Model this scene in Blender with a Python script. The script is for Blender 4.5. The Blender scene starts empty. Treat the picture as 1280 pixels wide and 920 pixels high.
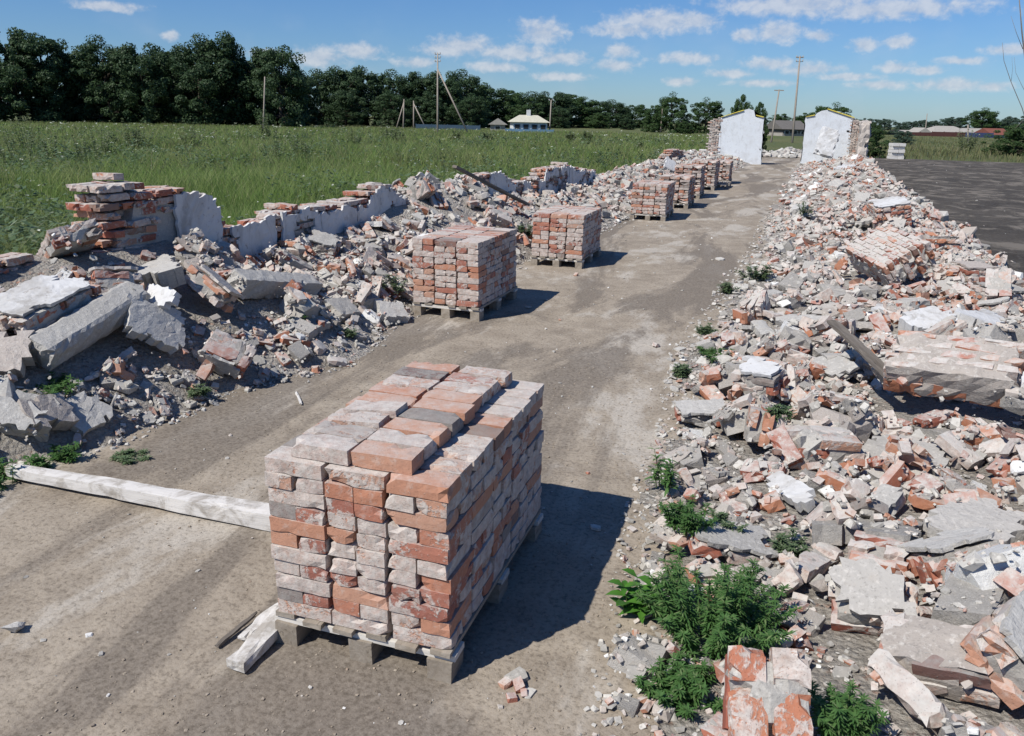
import bpy, bmesh, math, random
import numpy as np
from mathutils import Vector, Matrix, Euler

R = math.radians
RNG = np.random.default_rng(7)
random.seed(7)
scene = bpy.context.scene
col = scene.collection

# ---------------------------------------------------------------- camera
CAM_H = 2.08
F_PX = 980.0                       # focal length for a 1280 x 920 frame
A_R = np.array([0.93608282, 0.35121357, 0.01994961])     # camera right
A_U = np.array([-0.12469046, 0.27823783, 0.95238438])    # camera up
A_F = np.array([-0.32893958, 0.89399818, -0.30424663])   # camera forward
cam_data = bpy.data.cameras.new('camera')
cam = bpy.data.objects.new('camera', cam_data)
col.objects.link(cam)
cam_data.sensor_fit = 'HORIZONTAL'
cam_data.sensor_width = 36.0
cam_data.lens = F_PX / 1280 * 36
cam_data.clip_start = 0.05
cam_data.clip_end = 3000
cam.matrix_world = Matrix(((A_R[0], A_U[0], -A_F[0], 0), (A_R[1], A_U[1], -A_F[1], 0),
                           (A_R[2], A_U[2], -A_F[2], CAM_H), (0, 0, 0, 1)))
scene.camera = cam

def ray(u, v):
    return A_F + A_R * (u - 640) / F_PX + A_U * (460 - v) / F_PX
def at(u, v, z=0.0):               # where a sightline meets the level z
    d = ray(u, v); return np.array([0, 0, CAM_H]) + d * ((z - CAM_H) / d[2])
def aty(u, v, y):                  # where a sightline meets the plane at distance y
    d = ray(u, v); return np.array([0, 0, CAM_H]) + d * (y / d[1])
def atx(u, v, x):
    d = ray(u, v); return np.array([0, 0, CAM_H]) + d * (x / d[0])

# ---------------------------------------------------------------- world, sun, exposure
SUN_AZ = math.atan2(-0.37, -0.56)       # direction the sun stands in (x, y)
SUN_EL = R(50)
SUN_STRENGTH = 5.0
SKY_STRENGTH = 0.064
EXPOSURE = 0.18

class NT:
    """small helper around a node tree"""
    def __init__(self, nt): self.nt = nt; self.L = nt.links.new
    def n(self, t, **kw):
        nd = self.nt.nodes.new(t)
        for k, v in kw.items(): setattr(nd, k, v)
        return nd
    def put(self, sock, v):
        if isinstance(v, bpy.types.NodeSocket): self.L(v, sock)
        elif isinstance(v, (tuple, list)) and sock.type == 'RGBA' and len(v) == 3: sock.default_value = (*v, 1)
        else: sock.default_value = v
    def math(self, op, a, b=0.0, c=None, clamp=False):
        nd = self.n('ShaderNodeMath', operation=op, use_clamp=clamp)
        self.put(nd.inputs[0], a); self.put(nd.inputs[1], b)
        if c is not None: self.put(nd.inputs[2], c)
        return nd.outputs[0]
    def vmath(self, op, a, b=None):
        nd = self.n('ShaderNodeVectorMath', operation=op)
        self.put(nd.inputs[0], a)
        if b is not None: self.put(nd.inputs[1], b)
        return nd.outputs['Value'] if op in ('LENGTH', 'DISTANCE', 'DOT_PRODUCT') else nd.outputs[0]
    def scale(self, a, s):
        nd = self.n('ShaderNodeVectorMath', operation='SCALE'); self.put(nd.inputs[0], a); self.put(nd.inputs['Scale'], s)
        return nd.outputs[0]
    def noise(self, vec, scale, detail=4, rough=0.55, dist=0.0):
        nd = self.n('ShaderNodeTexNoise'); self.put(nd.inputs['Vector'], vec)
        nd.inputs['Scale'].default_value = scale; nd.inputs['Detail'].default_value = detail
        nd.inputs['Roughness'].default_value = rough; nd.inputs['Distortion'].default_value = dist
        return nd.outputs['Fac']
    def voro(self, vec, scale, feature='F1'):
        nd = self.n('ShaderNodeTexVoronoi', feature=feature); self.put(nd.inputs['Vector'], vec)
        nd.inputs['Scale'].default_value = scale
        return nd.outputs['Distance']
    def step(self, v, a, b):
        nd = self.n('ShaderNodeMapRange', interpolation_type='SMOOTHSTEP')
        self.put(nd.inputs[0], v); nd.inputs[1].default_value = a; nd.inputs[2].default_value = b
        nd.inputs[3].default_value = 0; nd.inputs[4].default_value = 1
        return nd.outputs[0]
    def lin(self, v, a, b, c, d):
        nd = self.n('ShaderNodeMapRange'); self.put(nd.inputs[0], v)
        for i, x in enumerate((a, b, c, d)): nd.inputs[i + 1].default_value = x
        return nd.outputs[0]
    def mix(self, f, a, b, mode='MIX'):
        nd = self.n('ShaderNodeMix', data_type='RGBA', blend_type=mode)
        self.put(nd.inputs[0], f); self.put(nd.inputs[6], a); self.put(nd.inputs[7], b)
        return nd.outputs[2]
    def ramp(self, f, stops):
        nd = self.n('ShaderNodeValToRGB'); self.put(nd.inputs[0], f)
        cr = nd.color_ramp
        while len(cr.elements) < len(stops): cr.elements.new(0.5)
        for e, (p, c) in zip(cr.elements, stops): e.position = p; e.color = (*c, 1)
        return nd.outputs[0]
    def bump(self, h, strength, dist=0.02):
        nd = self.n('ShaderNodeBump'); self.put(nd.inputs['Height'], h)
        nd.inputs['Strength'].default_value = strength; nd.inputs['Distance'].default_value = dist
        return nd.outputs[0]

world = bpy.data.worlds.new('World'); scene.world = world; world.use_nodes = True
w = NT(world.node_tree); w.nt.nodes.clear()
sky = w.n('ShaderNodeTexSky', sky_type='NISHITA', sun_disc=False)
sky.sun_elevation = SUN_EL; sky.sun_rotation = SUN_AZ % (2 * math.pi)
sky.air_density = 1.0; sky.dust_density = 0.2; sky.ozone_density = 3.5
tc = w.n('ShaderNodeTexCoord')
sep = w.n('ShaderNodeSeparateXYZ'); w.L(tc.outputs['Generated'], sep.inputs[0])
AZ0 = math.degrees(math.atan2(*ray(-60, 60)[:2]))
az = w.math('MULTIPLY', w.math('ARCTAN2', sep.outputs[0], sep.outputs[1]), 180 / math.pi)
az = w.math('PINGPONG', w.math('SUBTRACT', az, AZ0), 74.0)          # the fair-weather clouds go on all round
el = w.math('MULTIPLY', w.math('ARCSINE', sep.outputs[2]), 180 / math.pi)
comb = w.n('ShaderNodeCombineXYZ'); w.L(az, comb.inputs[0]); w.L(el, comb.inputs[1])
ae = comb.outputs[0]
CLOUDS = [(822, 27, 62, 14), (780, 37, 45, 9), (868, 26, 34, 10), (678, 40, 34, 14), (580, 57, 48, 11), (640, 66, 60, 9),
          (560, 62, 40, 8), (700, 72, 45, 8), (776, 64, 22, 9), (860, 73, 44, 7), (770, 82, 30, 7), (1000, 6, 110, 13),
          (1110, 12, 110, 10), (972, 40, 34, 12), (930, 45, 15, 7), (1026, 45, 18, 6), (1080, 56, 19, 7), (1124, 53, 20, 7),
          (962, 80, 34, 7), (1012, 86, 40, 7), (1190, 106, 46, 7), (1120, 84, 22, 6), (1158, 88, 20, 5), (1203, 76, 28, 4),
          (1100, 106, 34, 5), (1240, 108, 22, 5), (450, 64, 32, 9), (400, 72, 40, 11), (212, 46, 12, 5), (850, 102, 22, 5),
          (912, 92, 30, 5), (620, 84, 40, 6), (1060, 96, 40, 4), (955, 104, 40, 4), (700, 96, 40, 5), (1265, 62, 30, 5),
          (520, 78, 30, 6), (330, 66, 24, 5), (135, 8, 40, 5)]
dmin = None
for (u, v, wu, hv) in CLOUDS:
    d = ray(u, v); d = d / np.linalg.norm(d)
    a0 = abs(math.degrees(math.atan2(d[0], d[1])) - AZ0); e0 = math.degrees(math.asin(d[2]))
    q = w.vmath('MULTIPLY', w.vmath('SUBTRACT', ae, (a0, e0, 0)), (17.3 / wu, 14.5 / hv, 0))
    ln = w.vmath('LENGTH', q)
    dmin = ln if dmin is None else w.math('SMOOTH_MIN', dmin, ln, 0.25)
aes = w.vmath('MULTIPLY', ae, (1.0, 1.35, 1.0))
n1 = w.noise(aes, 1.0, 6, 0.6, 0.2); n2 = w.noise(aes, 0.22, 3, 0.5)
dd = w.math('ADD', dmin, w.math('MULTIPLY', w.math('SUBTRACT', n1, 0.5), -2.0))
cl = w.step(dd, 1.2, 0.2)
wisp = w.math('MULTIPLY', w.step(n2, 0.48, 0.75), w.step(el, 9.0, 1.0))
fac = w.math('MAXIMUM', w.math('MULTIPLY', cl, 0.70), w.math('MULTIPLY', wisp, 0.14))
fac = w.math('MULTIPLY', fac, w.step(el, 0.0, 1.0))
tint = w.mix(w.step(el, -2.0, 22.0), (0.70, 0.96, 1.34), (0.60, 1.0, 1.50))
sky_c = w.mix(1.0, sky.outputs[0], tint, 'MULTIPLY')
ccol = w.mix(w.step(n1, 0.35, 0.7), (7.4, 8.0, 9.2), (9.8, 10.0, 10.5))
bg = w.n('ShaderNodeBackground'); bg.inputs[1].default_value = SKY_STRENGTH
w.L(w.mix(fac, sky_c, ccol), bg.inputs[0])
wo = w.n('ShaderNodeOutputWorld'); w.L(bg.outputs[0], wo.inputs[0])

sun_data = bpy.data.lights.new('sun', 'SUN')
sun_data.energy = SUN_STRENGTH; sun_data.angle = R(0.5); sun_data.color = (1.0, 0.955, 0.88)
sun = bpy.data.objects.new('sun', sun_data); col.objects.link(sun)
sd = Vector((math.sin(SUN_AZ) * math.cos(SUN_EL), math.cos(SUN_AZ) * math.cos(SUN_EL), math.sin(SUN_EL)))
sun.rotation_euler = sd.to_track_quat('Z', 'Y').to_euler(); sun.location = sd * 50

scene.view_settings.view_transform = 'Standard'
scene.view_settings.look = 'None'
scene.view_settings.exposure = EXPOSURE
scene.view_settings.gamma = 1.0
scene.view_settings.use_curve_mapping = False
scene.cycles.max_bounces = 6
scene.cycles.use_denoising = True

# ---------------------------------------------------------------- materials
def new_mat(name):
    m = bpy.data.materials.new(name); m.use_nodes = True
    t = NT(m.node_tree); t.nt.nodes.clear()
    t.bsdf = t.n('ShaderNodeBsdfPrincipled'); t.out = t.n('ShaderNodeOutputMaterial')
    t.L(t.bsdf.outputs[0], t.out.inputs[0])
    t.bsdf.inputs['Roughness'].default_value = 0.92
    t.bsdf.inputs['Specular IOR Level'].default_value = 0.2
    t.m = m
    return t
def finish(t, colr, bump=None, rough=None):
    t.put(t.bsdf.inputs['Base Color'], colr)
    if bump is not None: t.L(bump, t.bsdf.inputs['Normal'])
    if rough is not None: t.put(t.bsdf.inputs['Roughness'], rough)
    return t.m
def rand_of(t, island):
    return t.n('ShaderNodeNewGeometry').outputs['Random Per Island'] if island else t.n('ShaderNodeObjectInfo').outputs['Random']
def coords(t, island, world_space=False):
    """object coordinates pushed apart by the piece's own random number"""
    r = rand_of(t, island)
    tcn = t.n('ShaderNodeTexCoord').outputs['Object']
    off = t.n('ShaderNodeCombineXYZ')
    t.put(off.inputs[0], t.math('MULTIPLY', r, 37.0)); t.put(off.inputs[1], t.math('MULTIPLY', r, 91.0)); t.put(off.inputs[2], t.math('MULTIPLY', r, 53.0))
    return t.vmath('ADD', tcn, off.outputs[0]), r
def fract(t, r, k):
    return t.math('FRACT', t.math('MULTIPLY', r, k))

def brick_mat(name, island=False, residue=0.5, pale=0.0, settled=0.0):
    t = new_mat(name); p, r = coords(t, island)
    hue = t.ramp(fract(t, r, 7.31), [(0, (0.26, 0.085, 0.06)), (0.25, (0.36, 0.13, 0.085)), (0.55, (0.43, 0.185, 0.105)), (0.8, (0.46, 0.24, 0.155)), (1, (0.42, 0.27, 0.20))])
    grain = t.noise(p, 55, 4, 0.7)
    hue = t.mix(t.lin(grain, 0.3, 0.7, 0.0, 0.35), hue, (0.25, 0.10, 0.06))
    blotch = t.math('ADD', t.math('MULTIPLY', t.noise(p, 8, 5, 0.7, 0.6), 0.68), t.math('MULTIPLY', t.noise(p, 46, 4, 0.7), 0.32))
    th = t.lin(fract(t, r, 3.77), 0, 1, 0.30 + 0.5 * (0.5 - residue), 0.74 + 0.5 * (0.5 - residue))
    res = t.math('MULTIPLY', t.step(t.math('SUBTRACT', blotch, th), -0.025, 0.045), t.lin(t.noise(p, 38, 3, 0.7), 0.25, 0.6, 0.55, 1.0))
    rc = t.mix(t.lin(t.noise(p, 21, 5, 0.7), 0.3, 0.7, 0, 1), (0.30, 0.255, 0.225), (0.60, 0.545, 0.495))
    c = t.mix(res, hue, rc)
    dust = t.step(t.noise(p, 26, 5, 0.7), 0.5, 0.78)
    c = t.mix(t.math('MULTIPLY', dust, 0.5), c, (0.48, 0.44, 0.40))
    if pale: c = t.mix(pale, c, (0.5, 0.45, 0.4))
    if settled:      # lime dust that came to lie on the upper faces
        nz = t.n('ShaderNodeSeparateXYZ'); t.L(t.n('ShaderNodeNewGeometry').outputs['True Normal'], nz.inputs[0])
        lay = t.math('MULTIPLY', t.step(nz.outputs[2], 0.2, 0.85), t.lin(t.noise(p, 13, 5, 0.65), 0.32, 0.6, 0.15, 1.0))
        c = t.mix(t.math('MULTIPLY', lay, settled), c, t.mix(t.noise(p, 30, 3, 0.6), (0.36, 0.345, 0.32), (0.54, 0.525, 0.495)))
    scorch = t.math('MULTIPLY', t.step(fract(t, r, 13.9), 0.94, 0.97), 0.6)
    c = t.mix(scorch, c, (0.11, 0.105, 0.10))
    pore = t.step(t.voro(p, 105), 0.22, 0.04)
    c = t.mix(t.math('MULTIPLY', pore, 0.22), c, (0.12, 0.07, 0.05))
    h = t.math('ADD', t.math('SUBTRACT', t.math('MULTIPLY', grain, 0.5), t.math('MULTIPLY', pore, 0.5)), t.math('ADD', blotch, t.math('MULTIPLY', res, 0.5)))
    return finish(t, c, t.bump(h, 0.7, 0.006))

def grey_mat(name, lo, hi, island=False, pink=0.25, bump=0.8, white=0.0, scale=1.0):
    t = new_mat(name); p, r = coords(t, island)
    a = t.noise(p, 7 * scale, 6, 0.65, 0.3); b = t.noise(p, 60 * scale, 3, 0.7)
    base = t.mix(fract(t, r, 5.17), lo, hi)
    base = t.mix(t.lin(a, 0.3, 0.7, 0.0, 0.55), base, hi)
    pk = t.math('MULTIPLY', t.step(fract(t, r, 11.3), 1 - pink - 0.12, 1 - pink * 0.3), 0.18)
    base = t.mix(pk, base, (0.43, 0.27, 0.2))
    base = t.mix(t.math('MULTIPLY', t.step(t.noise(p, 5 * scale, 4, 0.6), 0.56, 0.7), 0.3), base, (0.40, 0.34, 0.28))
    if white: base = t.mix(t.math('MULTIPLY', t.step(fract(t, r, 17.7), 1 - white, 1 - white * 0.8), 0.8), base, (0.72, 0.72, 0.70))
    base = t.mix(t.math('MULTIPLY', t.step(b, 0.52, 0.72), 0.55), base, (0.17, 0.16, 0.145))
    base = t.mix(t.math('MULTIPLY', t.step(t.noise(p, 34 * scale, 4, 0.7), 0.52, 0.68), 0.5), base, tuple(min(0.7, x * 1.3) for x in hi))
    return finish(t, base, t.bump(t.math('ADD', a, t.math('MULTIPLY', b, 0.35)), bump, 0.012))

def plaster_mat(name, base, dirt, amount=0.4):
    t = new_mat(name); p, r = coords(t, False)
    a = t.noise(p, 2.2, 7, 0.65, 0.4); b = t.noise(p, 30, 4, 0.7)
    c = t.mix(t.math('MULTIPLY', t.step(a, 0.46, 0.72), amount), base, dirt)
    c = t.mix(t.math('MULTIPLY', t.step(b, 0.52, 0.8), 0.35), c, dirt)
    stain = t.step(t.noise(t.vmath('MULTIPLY', p, (1.0, 1.0, 0.45)), 4.5, 5, 0.7, 0.8), 0.52, 0.68)
    c = t.mix(t.math('MULTIPLY', stain, amount * 0.8), c, tuple(x * 0.8 for x in dirt))
    chipped = t.step(t.noise(p, 15, 5, 0.75, 0.4), 0.60, 0.66)
    c = t.mix(t.math('MULTIPLY', chipped, amount * 0.9), c, (0.33, 0.30, 0.27))
    return finish(t, c, t.bump(t.math('SUBTRACT', t.math('ADD', a, t.math('MULTIPLY', b, 0.4)), t.math('MULTIPLY', chipped, 0.5)), 0.5, 0.012))

def wood_mat(name, lo, hi, axis=(2, 2, 30), white=None, wamt=0.6):
    t = new_mat(name); p, r = coords(t, False)
    q = t.vmath('MULTIPLY', p, axis)
    g = t.noise(q, 1.6, 5, 0.7, 0.4)
    c = t.mix(t.lin(g, 0.3, 0.7, 0, 1), lo, hi)
    c = t.mix(t.math('MULTIPLY', t.step(t.noise(q, 4.5, 2, 0.5), 0.62, 0.75), 0.6), c, tuple(x * 0.35 for x in lo))
    c = t.mix(t.math('MULTIPLY', fract(t, r, 4.3), 0.35), c, tuple(x * 0.75 for x in lo))
    if white: c = t.mix(t.math('MULTIPLY', t.step(t.noise(p, 6, 6, 0.7, 0.6), 0.36, 0.55), wamt), c, white)
    return finish(t, c, t.bump(g, 0.6, 0.008))

def leaf_mat(name, c1, c2, c3=None, trans=0.25, island=True, rough=0.55, patchy=None):
    t = new_mat(name); r = rand_of(t, island)
    c = t.mix(fract(t, r, 3.1), c1, c2)
    if patchy:
        tp = t.n('ShaderNodeTexCoord').outputs['Object']; c = t.mix(t.math('MULTIPLY', t.step(t.noise(tp, 0.22, 5, 0.65), 0.45, 0.62), 0.6), c, patchy)
        c = t.mix(t.math('MULTIPLY', t.step(t.noise(tp, 0.5, 4, 0.6), 0.52, 0.66), 0.5), c, tuple(x * 0.5 for x in c1))
    if c3: c = t.mix(t.step(fract(t, r, 9.7), 0.78, 0.95), c, c3)
    o = t.n('ShaderNodeObjectInfo').outputs['Random']
    c = t.mix(t.math('MULTIPLY', o, 0.3), c, tuple(x * 0.6 for x in c1))
    t.put(t.bsdf.inputs['Base Color'], c); t.bsdf.inputs['Roughness'].default_value = rough
    tr = t.n('ShaderNodeBsdfTranslucent'); t.L(c, tr.inputs[0])
    mx = t.n('ShaderNodeMixShader'); mx.inputs[0].default_value = trans
    t.L(t.bsdf.outputs[0], mx.inputs[1]); t.L(tr.outputs[0], mx.inputs[2]); t.L(mx.outputs[0], t.out.inputs[0])
    return t.m
def plain(name, c, rough=0.85, var=0.25):
    t = new_mat(name); p, r = coords(t, False)
    n = t.noise(p, 3, 5, 0.65)
    return finish(t, t.mix(t.lin(n, 0.3, 0.7, 0, 1), c, tuple(x * (1 - var) for x in c)), t.bump(n, 0.15, 0.02), rough)

M = {}
M['brick'] = brick_mat('reclaimed_brick', False, 0.56, 0.0, 0.88)
M['brick_red'] = brick_mat('fresh_red_brick', False, 0.34)
M['brick_far'] = brick_mat('dusty_far_brick', True, 0.8, 0.35)
M['brick_stack'] = brick_mat('stacked_brick', False, 0.64, 0.06, 0.5)
M['brick_bits'] = brick_mat('brick_bits', True, 0.58, 0.05, 0.85)
M['mortar'] = grey_mat('mortar', (0.23, 0.215, 0.195), (0.43, 0.41, 0.375), False, 0.0, 1.0)
M['grey_bits'] = grey_mat('mortar_bits', (0.23, 0.22, 0.20), (0.48, 0.46, 0.42), True, 0.2, 0.3, 0.05)
M['chunk'] = grey_mat('mortar_chunk', (0.21, 0.20, 0.185), (0.42, 0.40, 0.37), False, 0.2, 0.9, 0.08)
M['concrete'] = grey_mat('grey_render', (0.29, 0.28, 0.262), (0.46, 0.445, 0.415), False, 0.08, 1.0)
M['white_plaster'] = plaster_mat('white_plaster', (0.53, 0.53, 0.525), (0.32, 0.30, 0.27), 0.75)
M['gable_white'] = plaster_mat('whitewash', (0.57, 0.60, 0.63), (0.45, 0.45, 0.45), 0.55)
M['wall_plaster'] = plaster_mat('grey_plaster', (0.60, 0.59, 0.57), (0.40, 0.375, 0.345), 0.8)
M['pale_block'] = plaster_mat('silicate_block', (0.62, 0.60, 0.56), (0.40, 0.38, 0.34), 0.4)
M['pallet_wood'] = wood_mat('pallet_wood', (0.20, 0.165, 0.125), (0.36, 0.32, 0.27), (12, 2, 12))
M['pallet_white'] = wood_mat('pale_pallet_wood', (0.48, 0.45, 0.40), (0.66, 0.63, 0.58), (2, 12, 12))
M['white_wood'] = wood_mat('whitewashed_timber', (0.30, 0.27, 0.23), (0.46, 0.43, 0.39), (1.2, 14, 14), (0.62, 0.60, 0.57), 0.85)
M['old_wood'] = wood_mat('weathered_timber', (0.10, 0.085, 0.07), (0.21, 0.185, 0.16), (1.2, 16, 16))
M['pole_wood'] = wood_mat('pole_timber', (0.22, 0.19, 0.16), (0.36, 0.32, 0.27), (6, 6, 0.5))
M['yellow'] = plain('yellow_trim', (0.62, 0.52, 0.10))
M['dark'] = plain('dark_opening', (0.02, 0.02, 0.022))

def path_mat():
    t = new_mat('packed_dirt')
    p = t.n('ShaderNodeTexCoord').outputs['Object']
    s = t.vmath('MULTIPLY', p, (1.0, 0.42, 1.0))
    big = t.noise(s, 1.15, 6, 0.68, 0.25); mid = t.noise(p, 3.3, 6, 0.68, 0.3); fine = t.noise(p, 42, 5, 0.75); grit = t.noise(p, 160, 2, 0.8)
    c = t.mix(t.lin(mid, 0.3, 0.72, 0, 1), (0.18, 0.144, 0.105), (0.355, 0.302, 0.234))
    c = t.mix(t.math('MULTIPLY', t.step(big, 0.50, 0.60), 0.75), c, (0.46, 0.425, 0.37))
    dk = t.noise(t.vmath('ADD', t.vmath('MULTIPLY', p, (1.0, 0.24, 1.0)), (13.7, 4.1, 0)), 0.95, 6, 0.62, 0.7)
    c = t.mix(t.math('MULTIPLY', t.step(dk, 0.49, 0.57), 0.82), c, (0.105, 0.085, 0.066))
    # churned damp soil just in front of the nearest pallet
    dist = t.vmath('LENGTH', t.vmath('MULTIPLY', t.vmath('SUBTRACT', p, (-1.28, 1.98, 0)), (1.0, 1.9, 0)))
    c = t.mix(t.math('MULTIPLY', t.step(t.math('ADD', dist, t.math('MULTIPLY', t.math('SUBTRACT', mid, 0.5), 0.9)), 0.62, 0.2), 0.7), c, (0.10, 0.082, 0.066))
    c = t.mix(t.lin(fine, 0.3, 0.75, 0.0, 0.5), c, (0.36, 0.32, 0.27))
    c = t.mix(t.math('MULTIPLY', t.step(fine, 0.52, 0.34), 0.55), c, (0.10, 0.085, 0.068))
    c = t.mix(t.math('MULTIPLY', t.step(grit, 0.66, 0.78), 0.45), c, (0.50, 0.46, 0.41))
    h = t.math('ADD', t.math('MULTIPLY', mid, 0.9), t.math('ADD', t.math('MULTIPLY', fine, 0.22), t.math('MULTIPLY', t.noise(p, 11, 5, 0.6), 0.5)))
    return finish(t, c, t.bump(h, 0.55, 0.03))
M['path'] = path_mat()
def bank_mat():
    t = new_mat('rubble_dust')
    p = t.n('ShaderNodeTexCoord').outputs['Object']
    a = t.noise(p, 1.6, 6, 0.65, 0.4); f = t.noise(p, 28, 6, 0.75); v = t.voro(p, 34); g = t.noise(p, 90, 3, 0.75)
    c = t.mix(t.lin(a, 0.3, 0.7, 0, 1), (0.29, 0.26, 0.222), (0.45, 0.42, 0.375))
    c = t.mix(t.lin(v, 0.0, 0.5, 0.6, 0.0), c, (0.50, 0.48, 0.44))
    c = t.mix(t.math('MULTIPLY', t.step(t.noise(p, 19, 3, 0.6), 0.58, 0.7), 0.5), c, (0.38, 0.20, 0.13))
    c = t.mix(t.math('MULTIPLY', t.step(f, 0.5, 0.33), 0.6), c, (0.13, 0.115, 0.10))
    h = t.math('ADD', t.math('SUBTRACT', f, t.math('MULTIPLY', v, 0.7)), t.math('MULTIPLY', g, 0.3))
    return finish(t, c, t.bump(h, 1.0, 0.04))
M['bank'] = bank_mat()
M['clod'] = grey_mat('dirt_clod', (0.15, 0.12, 0.09), (0.34, 0.29, 0.23), True, 0.05, 0.3, 0.02)
def yard_mat():
    t = new_mat('dark_yard_soil')
    p = t.n('ShaderNodeTexCoord').outputs['Object']
    s = t.vmath('MULTIPLY', p, (1.0, 0.8, 1.0))
    a = t.noise(p, 0.5, 7, 0.65, 0.6); b = t.noise(s, 0.9, 6, 0.7, 1.2); f = t.noise(p, 16, 6, 0.75)
    c = t.mix(t.lin(a, 0.3, 0.7, 0, 1), (0.040, 0.035, 0.030), (0.085, 0.074, 0.062))
    c = t.mix(t.math('MULTIPLY', t.step(b, 0.49, 0.60), 0.7), c, (0.21, 0.185, 0.155))
    c = t.mix(t.math('MULTIPLY', t.step(f, 0.5, 0.66), 0.5), c, (0.16, 0.145, 0.125))
    return finish(t, c, t.bump(t.math('ADD', f, t.math('MULTIPLY', t.noise(p, 40, 4, 0.7), 0.5)), 0.7, 0.05))
M['yard'] = yard_mat()
def ground_mat():
    t = new_mat('meadow_soil')
    p = t.n('ShaderNodeTexCoord').outputs['Object']
    a = t.noise(p, 0.06, 6, 0.6); f = t.noise(p, 3, 6, 0.7)
    c = t.mix(t.lin(f, 0.3, 0.7, 0, 1), (0.06, 0.08, 0.03), (0.13, 0.145, 0.06))
    c = t.mix(t.math('MULTIPLY', t.step(a, 0.45, 0.65), 0.5), c, (0.17, 0.155, 0.075))
    return finish(t, c, t.bump(f, 1.0, 0.2))
M['ground'] = ground_mat()
M['grass'] = leaf_mat('meadow_grass', (0.185, 0.295, 0.07), (0.28, 0.38, 0.115), (0.38, 0.37, 0.19), 0.5, True, 0.55, (0.38, 0.39, 0.17))
M['dry_grass'] = leaf_mat('dry_grass', (0.20, 0.19, 0.09), (0.15, 0.19, 0.075), (0.30, 0.27, 0.16), 0.4)
M['flower'] = leaf_mat('white_blossom', (0.62, 0.64, 0.55), (0.50, 0.54, 0.42), None, 0.25)
M['weed'] = leaf_mat('weed_leaf', (0.07, 0.16, 0.048), (0.115, 0.225, 0.07), (0.20, 0.28, 0.12), 0.42)
M['weed_pale'] = leaf_mat('dusty_weed_leaf', (0.09, 0.14, 0.07), (0.14, 0.20, 0.10), (0.24, 0.27, 0.17), 0.3)
M['herb'] = leaf_mat('pale_herb_leaf', (0.16, 0.21, 0.10), (0.22, 0.27, 0.14), (0.42, 0.44, 0.34), 0.4)
M['broad'] = leaf_mat('broad_leaf', (0.06, 0.17, 0.025), (0.09, 0.22, 0.035), None, 0.3, True, 0.4)
M['stem'] = plain('green_stem', (0.09, 0.13, 0.05))
M['tree_a'] = leaf_mat('dark_tree_leaf', (0.036, 0.066, 0.030), (0.058, 0.10, 0.044), (0.085, 0.135, 0.055), 0.3)
M['tree_b'] = leaf_mat('tree_leaf', (0.04, 0.078, 0.026), (0.062, 0.11, 0.036), (0.09, 0.14, 0.05), 0.25)
M['tree_c'] = leaf_mat('hazed_tree_leaf', (0.05, 0.085, 0.06), (0.07, 0.11, 0.075), (0.09, 0.13, 0.09), 0.2)  # distance haze put into the leaf colour: paler and bluer green
M['bark'] = plain('bark', (0.09, 0.075, 0.06), 0.9, 0.5)
M['dead_bark'] = plain('dead_bark', (0.20, 0.175, 0.15), 0.9, 0.4)
M['house_white'] = plain('painted_wall', (0.66, 0.68, 0.68))
M['house_blue'] = plain('blue_paint', (0.13, 0.24, 0.36))
M['roof_pale'] = plain('pale_roof_sheet', (0.52, 0.50, 0.40))
M['roof_grey'] = plain('grey_roof_sheet', (0.36, 0.34, 0.305))
M['roof_dark'] = plain('dark_roof_sheet', (0.15, 0.14, 0.13))
M['roof_red'] = plain('red_roof_sheet', (0.20, 0.075, 0.055))
M['fence_blue'] = plain('blue_fence_paint', (0.045, 0.08, 0.12))
M['fence_dark'] = plain('dark_blue_fence_paint', (0.035, 0.05, 0.12))
M['fence_brown'] = plain('brown_fence_paint', (0.10, 0.045, 0.04))
M['glass'] = plain('window_glass', (0.03, 0.035, 0.04), 0.15)
M['ceramic'] = plain('insulator', (0.55, 0.55, 0.52), 0.3)

# ---------------------------------------------------------------- mesh helpers
def link(name, mesh, mat=None, parent=None, loc=None, rot=None):
    o = bpy.data.objects.new(name, mesh); col.objects.link(o)
    if mat is not None and mesh is not None and not mesh.materials: mesh.materials.append(mat)
    if parent is not None: o.parent = parent
    if loc is not None: o.location = loc
    if rot is not None: o.rotation_euler = rot
    return o
def tag(o, label=None, cat=None, group=None, kind=None):
    if label: o['label'] = label
    if cat: o['category'] = cat
    if group: o['group'] = group
    if kind or (label and cat): o['kind'] = kind or 'thing'
    return o
def thing(name, label, cat, loc=(0, 0, 0), rot=(0, 0, 0), group=None):
    o = bpy.data.objects.new(name, None); col.objects.link(o)
    o.empty_display_size = 0.1
    o.location = loc; o.rotation_euler = rot
    return tag(o, label, cat, group)
def mesh_np(name, V, T, mat=None, smooth=False, mat_idx=None):
    """triangle mesh from arrays"""
    V = np.ascontiguousarray(V, dtype=np.float32); T = np.ascontiguousarray(T, dtype=np.int32)
    me = bpy.data.meshes.new(name)
    me.vertices.add(len(V)); me.vertices.foreach_set('co', V.ravel())
    me.loops.add(T.size); me.loops.foreach_set('vertex_index', T.ravel())
    me.polygons.add(len(T))
    me.polygons.foreach_set('loop_start', np.arange(0, T.size, T.shape[1], dtype=np.int32))
    me.polygons.foreach_set('loop_total', np.full(len(T), T.shape[1], dtype=np.int32))
    me.update(calc_edges=True)
    me.polygons.foreach_set('use_smooth', np.full(len(T), bool(smooth)))
    if mat is not None: me.materials.append(mat)
    return me
def from_bm(name, bm, mat=None, smooth=False):
    me = bpy.data.meshes.new(name); bm.to_mesh(me); bm.free()
    if smooth:
        for p in me.polygons: p.use_smooth = True
    if mat is not None: me.materials.append(mat)
    return me
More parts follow.
